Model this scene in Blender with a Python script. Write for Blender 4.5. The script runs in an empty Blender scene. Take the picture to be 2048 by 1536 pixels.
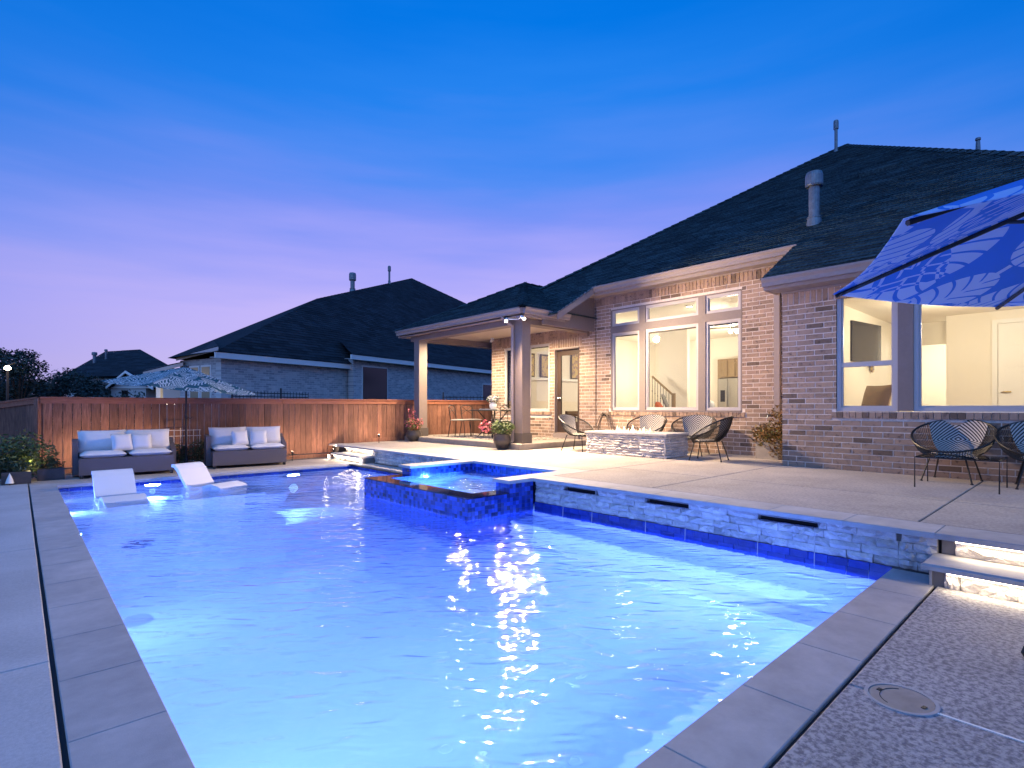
import bpy, math, random
from mathutils import Vector, Matrix, noise
random.seed(7)
R = math.radians
scene = bpy.context.scene
COL = scene.collection

# ------------------------------------------------------------------ camera
cam_d = bpy.data.cameras.new("camera"); cam = bpy.data.objects.new("camera", cam_d); COL.objects.link(cam)
cam.location = (0, 0, 1.25); cam.rotation_euler = (R(90), 0, R(-42.5))
cam_d.sensor_width = 36; cam_d.lens = 18.95; cam_d.shift_y = 47 / 2048
cam_d.clip_start = 0.05; cam_d.clip_end = 1500
scene.camera = cam

# ------------------------------------------------------------------ dusk sky
world = bpy.data.worlds.new("World"); scene.world = world; world.use_nodes = True
wn = world.node_tree; wn.nodes.clear(); N = wn.nodes.new; L = wn.links.new
out = N("ShaderNodeOutputWorld"); bg = N("ShaderNodeBackground"); bg2 = N("ShaderNodeBackground"); addw = N("ShaderNodeAddShader")
tc = N("ShaderNodeTexCoord"); sep = N("ShaderNodeSeparateXYZ"); L(tc.outputs["Generated"], sep.inputs[0])
def sramp(stops):
    r = N("ShaderNodeValToRGB"); e = r.color_ramp.elements
    while len(e) < len(stops): e.new(0.5)
    for k, (p, c) in enumerate(stops):
        e[k].position = p; e[k].color = [((x / 255 + .055) / 1.055) ** 2.4 if x > 10 else x / 255 / 12.92 for x in c] + [1]
    return r
rl = sramp([(0, (192, 180, 232)), (.07, (204, 190, 244)), (.16, (198, 184, 251)), (.25, (166, 166, 251)), (.33, (128, 150, 248)), (.41, (86, 143, 246)), (.50, (40, 134, 243)), (.60, (0, 124, 238)), (1, (0, 100, 215))])
rr = sramp([(0, (146, 150, 218)), (.07, (160, 156, 228)), (.15, (148, 154, 240)), (.24, (100, 142, 240)), (.33, (56, 130, 232)), (.42, (14, 120, 228)), (.52, (0, 114, 222)), (1, (0, 90, 198))])
# faint high cloud streaks shift the height a little
mp = N("ShaderNodeMapping"); mp.inputs["Scale"].default_value = (1.0, 1.0, 8); L(tc.outputs["Generated"], mp.inputs[0])
nz = N("ShaderNodeTexNoise"); nz.inputs["Scale"].default_value = 2.2; nz.inputs["Detail"].default_value = 5; L(mp.outputs[0], nz.inputs[0])
ma = N("ShaderNodeMath"); ma.operation = 'MULTIPLY_ADD'; ma.inputs[1].default_value = .17; ma.inputs[2].default_value = -.085; L(nz.outputs[0], ma.inputs[0])
ad = N("ShaderNodeMath"); ad.operation = 'ADD'; L(sep.outputs[2], ad.inputs[0]); L(ma.outputs[0], ad.inputs[1])
L(ad.outputs[0], rl.inputs[0]); L(ad.outputs[0], rr.inputs[0])
# glow side: where the sun went down (towards -X +Y)
dotn = N("ShaderNodeVectorMath"); dotn.operation = 'DOT_PRODUCT'; dotn.inputs[1].default_value = (.66, .75, 0); L(tc.outputs["Generated"], dotn.inputs[0])
mr = N("ShaderNodeMapRange"); mr.inputs[1].default_value = .55; mr.inputs[2].default_value = .98; mr.interpolation_type = 'SMOOTHSTEP'; L(dotn.outputs["Value"], mr.inputs[0])
mixw = N("ShaderNodeMix"); mixw.data_type = 'RGBA'; L(mr.outputs[0], mixw.inputs[0]); L(rr.outputs[0], mixw.inputs[6]); L(rl.outputs[0], mixw.inputs[7])
L(mixw.outputs[2], bg.inputs[0]); bg.inputs[1].default_value = 1.0
sky = N("ShaderNodeTexSky"); sky.sky_type = 'NISHITA'; sky.sun_disc = False; sky.sun_elevation = R(-2.0); sky.sun_rotation = R(-21); sky.altitude = 200
L(sky.outputs[0], bg2.inputs[0]); bg2.inputs[1].default_value = .012
L(bg.outputs[0], addw.inputs[0]); L(bg2.outputs[0], addw.inputs[1]); L(addw.outputs[0], out.inputs[0])

scene.view_settings.view_transform = 'Standard'; scene.view_settings.look = 'None'
scene.view_settings.exposure = 0; scene.view_settings.gamma = 1
scene.cycles.use_denoising = True
scene.cycles.max_bounces = 10; scene.cycles.diffuse_bounces = 4; scene.cycles.glossy_bounces = 4
scene.cycles.transmission_bounces = 8; scene.cycles.transparent_max_bounces = 16
scene.cycles.sample_clamp_indirect = 4; scene.cycles.caustics_reflective = False; scene.cycles.caustics_refractive = True
scene.cycles.blur_glossy = .3

sun_d = bpy.data.lights.new("twilight_fill", 'SUN'); sun_o = bpy.data.objects.new("twilight_fill", sun_d); COL.objects.link(sun_o)
sun_d.energy = 1.25; sun_d.angle = R(100); sun_d.color = (.30, .56, 1.0); sun_o.rotation_euler = (R(48), 0, R(-55))  # soft blue sun, added as fill to even out the ambient light
# ------------------------------------------------------------------ lamps (those of the place and some added ones)
def lamp(kind, loc, energy, color, size=.1, to=None, spot=None, blend=.6, shape=None, sy=None):
    d = bpy.data.lights.new("lamp_light", kind); o = bpy.data.objects.new("lamp_light", d); COL.objects.link(o)
    d.energy = energy; d.color = color; o.location = loc
    if kind == 'AREA':
        d.size = size
        if shape: d.shape = shape
        if sy: d.size_y = sy
    else: d.shadow_soft_size = size
    if kind == 'SPOT': d.spot_size = R(spot); d.spot_blend = blend
    if to is not None: o.rotation_euler = (Vector(to) - Vector(loc)).to_track_quat('-Z', 'Y').to_euler()
    return o
WARM = (1, .74, .46); COOLB = (.155, .265, 1.0)
FLOOD = [lamp('SPOT', (7.93, 8.86, 3.14), 1700, (1, .72, .44), .075, (4.5, 6.5, 0), 150, .5),
         lamp('SPOT', (8.02, 8.34, 3.14), 1700, (1, .72, .44), .075, (8.2, 3.5, 0), 150, .5)]
lamp('SPOT', (9.0, 11.9, 3.22), 850, WARM, .06, (9.0, 11.9, 0), 168, .7)      # patio can light
lamp('SPOT', (9.2, 9.6, 3.22), 850, WARM, .06, (9.2, 9.6, 0), 168, .7)
# underwater lamps; those in the bare side wall are added to brighten the pool
POOL_L = []
for loc, to, e in [((1.35, 1.12, -.25), (2.0, 6, -.8), 270), ((3.6, 1.12, -.25), (3.4, 6, -.8), 400), ((.48, 3.6, -.25), (4, 4.2, -.7), 185), ((.48, 7.4, -.25), (4, 6.6, -.7), 300),
                   ((4.2, 11.26, -.42), (3.8, 8, -1.2), 190), ((1.75, 11.30, -.23), (1.75, 9.5, -.34), 260), ((.48, 10.3, -.20), (2, 10.3, -.34), 130)]:
    POOL_L.append((loc, to)); lamp('AREA', loc, e, COOLB, .22, to, shape='DISK')
lamp('AREA', (5.70, 6.2, -.12), 1500, (.13, .34, 1), .14, (4.4, 6.2, -.3), shape='DISK')

# ------------------------------------------------------------------ materials
def mat(name, col, rough=.6, metal=0., col2=None, ns=8., det=5., bump=0., bs=40., emis=None, es=0., rnd=0., spec=.5, lo=.35, hi=.65, stretch=None, trans=0., alpha=None, bd=.01, obj=False, stain=0., ss=1.1, dark=0.):
    m = bpy.data.materials.new(name); m.use_nodes = True; nt = m.node_tree; b = nt.nodes["Principled BSDF"]
    n = nt.nodes.new; l = nt.links.new
    b.inputs["Base Color"].default_value = (*col, 1); b.inputs["Roughness"].default_value = rough; b.inputs["Metallic"].default_value = metal
    b.inputs["Specular IOR Level"].default_value = spec
    g = n("ShaderNodeNewGeometry"); vec = g.outputs["Position"]
    if obj: t = n("ShaderNodeTexCoord"); vec = t.outputs["Object"]
    if stretch:
        mp = n("ShaderNodeMapping"); mp.inputs["Scale"].default_value = stretch; l(vec, mp.inputs[0]); vec = mp.outputs[0]
    src = None
    if col2 is not None:
        t = n("ShaderNodeTexNoise"); t.inputs["Scale"].default_value = ns; t.inputs["Detail"].default_value = det; t.inputs["Roughness"].default_value = .68; l(vec, t.inputs[0])
        r = n("ShaderNodeMapRange"); r.inputs[1].default_value = lo; r.inputs[2].default_value = hi; l(t.outputs[0], r.inputs[0])
        x = n("ShaderNodeMix"); x.data_type = 'RGBA'; x.inputs[6].default_value = (*col, 1); x.inputs[7].default_value = (*col2, 1); l(r.outputs[0], x.inputs[0]); src = x.outputs[2]
    if rnd:
        a = n("ShaderNodeAttribute"); a.attribute_name = "rnd"; oi = n("ShaderNodeObjectInfo")
        s = n("ShaderNodeMath"); s.operation = 'ADD'; l(a.outputs["Fac"], s.inputs[0]); l(oi.outputs["Random"], s.inputs[1])
        f = n("ShaderNodeMath"); f.operation = 'FRACT'; l(s.outputs[0], f.inputs[0])
        v = n("ShaderNodeMapRange"); v.inputs[3].default_value = 1 - rnd; v.inputs[4].default_value = 1 + rnd; l(f.outputs[0], v.inputs[0])
        vo = v.outputs[0]
        if dark:        # a few pieces fired much darker
            gt = n("ShaderNodeMath"); gt.operation = 'GREATER_THAN'; gt.inputs[1].default_value = 1 - dark; l(f.outputs[0], gt.inputs[0])
            dk = n("ShaderNodeMath"); dk.operation = 'MULTIPLY_ADD'; dk.inputs[1].default_value = -.75; dk.use_clamp = False; l(gt.outputs[0], dk.inputs[0]); l(vo, dk.inputs[2]); vo = dk.outputs[0]
        h = n("ShaderNodeHueSaturation"); l(vo, h.inputs["Value"]); h.inputs["Color"].default_value = (*col, 1)
        if src: l(src, h.inputs["Color"])
        src = h.outputs[0]
    if stain:      # uneven weathering over a metre or so
        t = n("ShaderNodeTexNoise"); t.inputs["Scale"].default_value = ss; t.inputs["Detail"].default_value = 7; t.inputs["Roughness"].default_value = .62; t.inputs["Distortion"].default_value = .4; l(g.outputs["Position"], t.inputs[0])
        v = n("ShaderNodeMapRange"); v.inputs[1].default_value = .3; v.inputs[2].default_value = .7; v.inputs[3].default_value = 1 - stain; v.inputs[4].default_value = 1 + stain * .6; l(t.outputs[0], v.inputs[0])
        h = n("ShaderNodeHueSaturation"); l(v.outputs[0], h.inputs["Value"]); h.inputs["Color"].default_value = (*col, 1)
        if src: l(src, h.inputs["Color"])
        src = h.outputs[0]
    if src: l(src, b.inputs["Base Color"])
    if bump:
        t = n("ShaderNodeTexNoise"); t.inputs["Scale"].default_value = bs; t.inputs["Detail"].default_value = 6; l(vec, t.inputs[0])
        bp = n("ShaderNodeBump"); bp.inputs["Strength"].default_value = bump; bp.inputs["Distance"].default_value = bd; l(t.outputs[0], bp.inputs["Height"]); l(bp.outputs[0], b.inputs["Normal"])
    if emis: b.inputs["Emission Color"].default_value = (*emis, 1); b.inputs["Emission Strength"].default_value = es
    if trans: b.inputs["Transmission Weight"].default_value = trans
    return m
def glass_thin(name, tint=(1, 1, 1), fres=1.35):
    m = bpy.data.materials.new(name); m.use_nodes = True; nt = m.node_tree; nt.nodes.clear(); n = nt.nodes.new; l = nt.links.new
    o = n("ShaderNodeOutputMaterial"); t = n("ShaderNodeBsdfTransparent"); t.inputs[0].default_value = (*tint, 1)
    g = n("ShaderNodeBsdfGlossy"); g.inputs["Roughness"].default_value = .02; fr = n("ShaderNodeFresnel"); fr.inputs[0].default_value = fres
    x = n("ShaderNodeMixShader"); l(fr.outputs[0], x.inputs[0]); l(t.outputs[0], x.inputs[1]); l(g.outputs[0], x.inputs[2]); l(x.outputs[0], o.inputs[0])
    return m
def water(name, tint, s1, b1, s2, b2, rough=.02):
    m = bpy.data.materials.new(name); m.use_nodes = True; nt = m.node_tree; nt.nodes.clear(); n = nt.nodes.new; l = nt.links.new
    o = n("ShaderNodeOutputMaterial"); g = n("ShaderNodeNewGeometry")
    mp = n("ShaderNodeMapping"); mp.inputs["Scale"].default_value = (1, 1, 1); mp.inputs["Rotation"].default_value = (0, 0, R(40)); l(g.outputs["Position"], mp.inputs[0])
    m2 = n("ShaderNodeMapping"); m2.inputs["Scale"].default_value = (.55, 1.25, 1); l(mp.outputs[0], m2.inputs[0])
    a = n("ShaderNodeTexNoise"); a.inputs["Scale"].default_value = s1; a.inputs["Detail"].default_value = 0; a.inputs["Distortion"].default_value = .8; l(m2.outputs[0], a.inputs[0])
    c = n("ShaderNodeTexNoise"); c.inputs["Scale"].default_value = s2; c.inputs["Detail"].default_value = 0; c.inputs["Distortion"].default_value = 1.2; l(m2.outputs[0], c.inputs[0])
    B1 = n("ShaderNodeBump"); B1.inputs["Strength"].default_value = 1; B1.inputs["Distance"].default_value = b1; l(a.outputs[0], B1.inputs["Height"])
    B2 = n("ShaderNodeBump"); B2.inputs["Strength"].default_value = 1; B2.inputs["Distance"].default_value = b2; l(c.outputs[0], B2.inputs["Height"]); l(B1.outputs[0], B2.inputs["Normal"])
    rf = n("ShaderNodeBsdfRefraction"); rf.inputs["IOR"].default_value = 1.33; rf.inputs["Roughness"].default_value = rough; rf.inputs[0].default_value = (*tint, 1)
    gl = n("ShaderNodeBsdfGlossy"); gl.inputs["Roughness"].default_value = .02; fr = n("ShaderNodeFresnel"); fr.inputs[0].default_value = 1.33
    x = n("ShaderNodeMixShader")
    for q in (rf, gl, fr): l(B2.outputs[0], q.inputs["Normal"])
    tp = n("ShaderNodeBsdfTransparent"); tp.inputs[0].default_value = (.6, .8, 1, 1); y = n("ShaderNodeMixShader"); y.inputs[0].default_value = .20   # unrefracted share, added so the pool lamps light the walls
    l(rf.outputs[0], y.inputs[1]); l(tp.outputs[0], y.inputs[2])
    l(fr.outputs[0], x.inputs[0]); l(y.outputs[0], x.inputs[1]); l(gl.outputs[0], x.inputs[2]); l(x.outputs[0], o.inputs[0])
    return m
def emit(name, col, s):
    return mat(name, (.8, .8, .8), emis=col, es=s)
M = {}
M['plaster'] = mat('pool_plaster', ss=.8, stain=0.14, col=(.80, .84, .86), rough=.6, col2=(.70, .76, .80), ns=2.5, bump=.1, bs=60)
M['coping'] = mat('coping_concrete', stain=0.22, col=(.45, .43, .42), rough=.75, col2=(.37, .355, .35), ns=6, det=8, bump=.25, bs=180, bd=.003, rnd=.06)
M['deck'] = mat('deck_texture_coat', stain=0.22, col=(.44, .385, .33), rough=.8, col2=(.32, .285, .26), ns=40, det=8, bump=.5, bs=90, bd=.006, lo=.42, hi=.58, rnd=.04)
M['deckrough'] = mat('deck_knockdown_coat', stain=0.3, col=(.44, .42, .41), rough=.7, col2=(.17, .165, .18), ns=40, det=15, bump=.6, bs=90, bd=.006, lo=.43, hi=.58)
M['decksmooth'] = mat('deck_fine_coat', stain=0.2, col=(.50, .50, .50), rough=.85, col2=(.40, .40, .40), ns=60, det=8, bump=.4, bs=260, bd=.003)
M['slabc'] = mat('patio_concrete', stain=0.2, col=(.36, .31, .26), rough=.8, col2=(.29, .25, .21), ns=9, bump=.2, bs=100, bd=.004)
M['sub'] = mat('joint_sand', (.03, .03, .035), .95)
M['brick'] = mat('brick_face', stain=0.18, dark=.09, col=(.35, .24, .175), rough=.9, col2=(.085, .06, .058), ns=14, det=6, lo=.54, hi=.70, bump=.5, bs=120, bd=.004, rnd=.22)
M['ceilp'] = mat('patio_ceiling_paint', (.56, .48, .40), .7)
M['mortar'] = mat('brick_mortar', stain=0.15, col=(.78, .69, .61), rough=.95, col2=(.62, .53, .46), ns=30, bump=.3, bs=200, bd=.003)
M['stone'] = mat('ledger_stone', (.66, .61, .56), .85, col2=(.42, .40, .40), ns=7, det=8, bump=.8, bs=45, bd=.015, rnd=.16)
M['stonesub'] = mat('stone_backing', (.16, .15, .15), .9)
M['taupe'] = mat('taupe_paint', stain=0.08, col=(.21, .165, .15), rough=.55, col2=(.19, .15, .135), ns=20, bump=.08, bs=200)
M['taupe2'] = mat('taupe_trim_paint', (.30, .245, .225), .5, col2=(.27, .22, .2), ns=20)
M['darktaupe'] = mat('column_base_paint', (.09, .075, .07), .6)
M['frame'] = mat('vinyl_window_frame', (.46, .43, .42), .35)
M['glass'] = glass_thin('window_glass', (.96, .97, .96))
M['door'] = mat('brown_door_paint', (.06, .038, .028), .45)
M['roof'] = mat('asphalt_shingle', stain=0.28, col=(.05, .086, .09), rough=.95, col2=(.012, .018, .022), ns=22, det=12, bump=.5, bs=200, bd=.006, rnd=.5, spec=.2)
M['nroof'] = mat('neighbour_shingle', stain=0.3, col=(.036, .042, .048), rough=.95, col2=(.014, .018, .022), ns=25, det=8, rnd=.35, spec=.2)
M['metal'] = mat('galvanised_vent', (.22, .25, .27), .45, .6, col2=(.14, .16, .18), ns=12)
M['black'] = mat('black_steel', (.012, .011, .011), .45)
M['rattan'] = mat('dark_rattan', (.10, .085, .095), .6, bump=.8, bs=140, bd=.004, obj=True)
M['cushion'] = mat('outdoor_canvas', (.72, .70, .70), .9, col2=(.64, .62, .63), ns=5, bump=.2, bs=300, bd=.002)
M['cushion2'] = mat('pillow_canvas', (.66, .65, .66), .9, bump=.2, bs=300, bd=.002)
M['lounger'] = mat('lounger_resin', (.78, .78, .80), .35)
M['wood'] = mat('stained_cedar', stain=0.3, col=(.27, .125, .08), rough=.75, col2=(.11, .045, .03), ns=9, det=8, bump=.4, bs=30, bd=.004, rnd=.28, stretch=(6, 6, .5))
M['woodcap'] = mat('stained_cedar_cap', (.34, .13, .075), .7, col2=(.22, .08, .045), ns=8, stretch=(.6, 6, 6))
M['gravel'] = mat('pea_gravel', (.20, .17, .15), .9, col2=(.07, .06, .055), ns=40, bump=1, bs=60, bd=.02)
M['grass'] = mat('lawn', (.03, .05, .02), .9, col2=(.015, .03, .012), ns=3, bump=.6, bs=30)
M['leafg'] = mat('leaf_green', (.055, .10, .03), .6, col2=(.10, .13, .035), ns=7, rnd=.35)
M['leafd'] = mat('leaf_dark_green', (.03, .055, .028), .65, col2=(.05, .075, .03), ns=5, rnd=.4)
M['leafb'] = mat('leaf_blue_green', (.022, .042, .04), .7, col2=(.035, .06, .045), ns=.8, rnd=.4)
M['leafo'] = mat('leaf_autumn', (.20, .075, .015), .65, col2=(.16, .12, .02), ns=9, rnd=.4)
M['petal'] = mat('petal_coral', (.62, .10, .11), .6, col2=(.70, .22, .25), ns=20, rnd=.2)
M['hose'] = mat('rubber_hose', (.16, .12, .095), .6)
M['bark'] = mat('bark', (.06, .045, .035), .9, bump=.6, bs=40)
M['pot'] = mat('glazed_dark_pot', (.075, .06, .055), .4, col2=(.045, .04, .04), ns=12)
M['tilew'] = mat('navy_glass_tile', (.012, .03, .22), .12, rnd=.3, col2=(.02, .05, .30), ns=14)
M['tile'] = mat('blue_glass_tile', (.022, .06, .34), .10, rnd=.75, spec=.7)
M['tiletop'] = mat('wet_dark_tile', (.006, .010, .04), .06, rnd=.5, spec=.8)
M['grout'] = mat('tile_grout', (.03, .06, .20), .6)
M['water'] = water('pool_water_surface', (.86, .94, 1), 2.2, .021, 8.0, .0145)
M['spawater'] = water('spa_water_surface', (.80, .95, 1), 4.5, .045, 17, .012)
M['cream'] = mat('cream_wall_paint', stain=0.04, col=(.80, .755, .66), rough=.8)
M['ceil'] = mat('cream_ceiling_paint', (.80, .75, .65), .9)
M['white'] = mat('white_trim_paint', (.80, .79, .76), .5)
M['floorw'] = mat('oak_floor', (.28, .18, .10), .5, col2=(.2, .12, .07), ns=6, stretch=(1, 8, 1))
M['oak'] = mat('oak_cabinet', (.26, .18, .09), .5, col2=(.22, .15, .075), ns=8, stretch=(4, 4, .6))
M['steel'] = mat('stainless_steel', (.42, .40, .36), .3, .7)
M['tvs'] = mat('tv_screen', (.012, .012, .013), .15)
M['leather'] = mat('tan_leather', (.30, .20, .11), .5, bump=.2, bs=30)
M['gold'] = mat('picture_gold_paper', (.55, .42, .18), .7, col2=(.28, .2, .18), ns=9, lo=.5, hi=.56)
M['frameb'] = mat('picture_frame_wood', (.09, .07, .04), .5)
M['orange'] = mat('orange_fabric', (.65, .16, .05), .8)
M['grey'] = mat('grey_fabric', (.22, .21, .20), .9)
M['nbrick'] = None
M['bulb'] = emit('lamp_bulb', (1, .88, .66), 14)
M['strip'] = emit('step_light_strip', (1, .80, .55), 9)
M['flood'] = emit('floodlight_lens', (1, .90, .72), 16)
M['lens'] = emit('underwater_lens', (.45, .70, 1), 5)
M['flame'] = emit('gas_flame', (1, .50, .16), 2.2)
M['flameh'] = emit('gas_flame_heart', (1, .80, .50), 9)
M['street'] = emit('street_lamp_globe', (1, .82, .6), 16)
M['hall'] = emit('hall_lamp', (1, .93, .8), 4)
M['lit'] = emit('lit_far_window', (1, .75, .35), 1.6)

def stripes(name, c1, c2, freq=34.):
    m = mat(name, c1, .8); nt = m.node_tree; n = nt.nodes.new; l = nt.links.new; b = nt.nodes["Principled BSDF"]
    t = n("ShaderNodeTexCoord"); s = n("ShaderNodeSeparateXYZ"); l(t.outputs["UV"], s.inputs[0])
    def mt(op, a, b_=None, v=None):
        q = n("ShaderNodeMath"); q.operation = op; l(a, q.inputs[0])
        if b_ is not None: l(b_, q.inputs[1])
        if v is not None: q.inputs[1].default_value = v
        return q.outputs[0]
    f = mt('FRACT', mt('MULTIPLY', mt('ADD', mt('ABSOLUTE', s.outputs[0]), mt('ABSOLUTE', s.outputs[1])), v=freq))
    g = mt('GREATER_THAN', f, v=.48)
    x = n("ShaderNodeMix"); x.data_type = 'RGBA'; x.inputs[6].default_value = (*c1, 1); x.inputs[7].default_value = (*c2, 1); l(g, x.inputs[0]); l(x.outputs[2], b.inputs["Base Color"])
    return m
M['weave'] = stripes('diamond_weave', (.50, .46, .42), (.025, .025, .027), 6.5)
def leafprint(name, c1, c2, sc, veins, wid, trn=.35):
    m = mat(name, c1, .85); nt = m.node_tree; n = nt.nodes.new; l = nt.links.new; b = nt.nodes["Principled BSDF"]
    def mt(op, a, b_=None, c_=None):
        q = n("ShaderNodeMath"); q.operation = op
        for k, v in enumerate((a, b_, c_)):
            if v is None: continue
            if isinstance(v, (int, float)): q.inputs[k].default_value = v
            else: l(v, q.inputs[k])
        return q.outputs[0]
    t = n("ShaderNodeTexCoord"); mask = None
    w = n("ShaderNodeTexNoise"); w.inputs["Scale"].default_value = sc * .8; w.inputs["Detail"].default_value = 0; l(t.outputs["Object"], w.inputs[0])
    for k in range(2):
        mp = n("ShaderNodeMapping"); mp.inputs["Location"].default_value = (k * 3.37, k * 1.71, 0); mp.inputs["Scale"].default_value = (sc, sc, 0); l(t.outputs["Object"], mp.inputs[0])
        dv = n("ShaderNodeVectorMath"); dv.operation = 'MULTIPLY_ADD'; l(w.outputs["Color"], dv.inputs[0]); dv.inputs[1].default_value = (.5, .5, 0); l(mp.outputs[0], dv.inputs[2])
        vo = n("ShaderNodeTexVoronoi"); vo.voronoi_dimensions = '2D'; vo.inputs["Scale"].default_value = 1; vo.inputs["Randomness"].default_value = .8; l(dv.outputs[0], vo.inputs["Vector"])
        su = n("ShaderNodeVectorMath"); su.operation = 'SUBTRACT'; l(dv.outputs[0], su.inputs[0]); l(vo.outputs["Position"], su.inputs[1])
        sp = n("ShaderNodeSeparateColor"); l(vo.outputs["Color"], sp.inputs[0])
        ro = n("ShaderNodeVectorRotate"); ro.rotation_type = 'Z_AXIS'; l(su.outputs[0], ro.inputs["Vector"]); l(mt('MULTIPLY', sp.outputs[0], 6.28), ro.inputs["Angle"])
        xy = n("ShaderNodeSeparateXYZ"); l(ro.outputs[0], xy.inputs[0]); X, Y = xy.outputs[0], xy.outputs[1]
        ax = mt('ABSOLUTE', X)
        bend = mt('ADD', Y, mt('MULTIPLY', mt('MULTIPLY', ax, ax), 1.6))
        st = mt('FRACT', mt('MULTIPLY', mt('ADD', bend, mt('MULTIPLY', ax, -1.35)), veins))
        blade = mt('LESS_THAN', st, wid)
        el = mt('ADD', mt('POWER', mt('DIVIDE', ax, .40), 2), mt('POWER', mt('DIVIDE', mt('ABSOLUTE', Y), .58), 2))
        leaf = mt('MULTIPLY', mt('LESS_THAN', el, 1), blade)
        stem = mt('MULTIPLY', mt('LESS_THAN', ax, .035), mt('LESS_THAN', mt('ABSOLUTE', Y), .7))
        one = mt('MAXIMUM', leaf, stem) if k == 0 else leaf
        mask = one if mask is None else mt('ABSOLUTE', mt('SUBTRACT', mask, one))
    c = n("ShaderNodeMix"); c.data_type = 'RGBA'; c.inputs[6].default_value = (*c1, 1); c.inputs[7].default_value = (*c2, 1); l(mask, c.inputs[0])
    l(c.outputs[2], b.inputs["Base Color"])
    # thin cloth lets some light through
    tr = n("ShaderNodeBsdfTranslucent"); l(c.outputs[2], tr.inputs[0]); ms = n("ShaderNodeMixShader"); ms.inputs[0].default_value = trn
    o = [q for q in nt.nodes if q.type == 'OUTPUT_MATERIAL'][0]; l(b.outputs[0], ms.inputs[1]); l(tr.outputs[0], ms.inputs[2]); l(ms.outputs[0], o.inputs[0])
    return m
M['canopy'] = leafprint('blue_palm_print_canvas', (.08, .30, .80), (.56, .70, .94), 1.9, 5, .80)
M['canopy2'] = leafprint('teal_leaf_print_canvas', (.03, .13, .17), (.70, .76, .76), 3.0, 5, .42)
M['rug'] = mat('patterned_rug', (.45, .40, .34), .95, col2=(.10, .08, .07), ns=16, det=2, lo=.48, hi=.52)
def brickmat():
    m = mat('neighbour_brick', (.3, .3, .3), .9); nt = m.node_tree; n = nt.nodes.new; l = nt.links.new; b = nt.nodes["Principled BSDF"]
    t = n("ShaderNodeUVMap"); br = n("ShaderNodeTexBrick"); br.inputs["Color1"].default_value = (.72, .69, .68, 1); br.inputs["Color2"].default_value = (.40, .38, .40, 1); br.inputs["Mortar"].default_value = (.75, .73, .72, 1)
    br.inputs["Scale"].default_value = 1; br.inputs["Mortar Size"].default_value = .010; br.inputs["Brick Width"].default_value = .25; br.inputs["Row Height"].default_value = .083; l(t.outputs[0], br.inputs[0])
    nz = n("ShaderNodeTexNoise"); nz.inputs["Scale"].default_value = 3.5; nz.inputs["Detail"].default_value = 6; l(t.outputs[0], nz.inputs[0])
    x = n("ShaderNodeMix"); x.data_type = 'RGBA'; x.blend_type = 'MULTIPLY'; x.inputs[0].default_value = .35; l(br.outputs[0], x.inputs[6]); l(nz.outputs[0], x.inputs[7]); l(x.outputs[2], b.inputs["Base Color"])
    bp = n("ShaderNodeBump"); bp.inputs["Distance"].default_value = .01; l(br.outputs["Fac"], bp.inputs["Height"]); bp.invert = True; l(bp.outputs[0], b.inputs["Normal"])
    return m
M['nbrick'] = brickmat()

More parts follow.
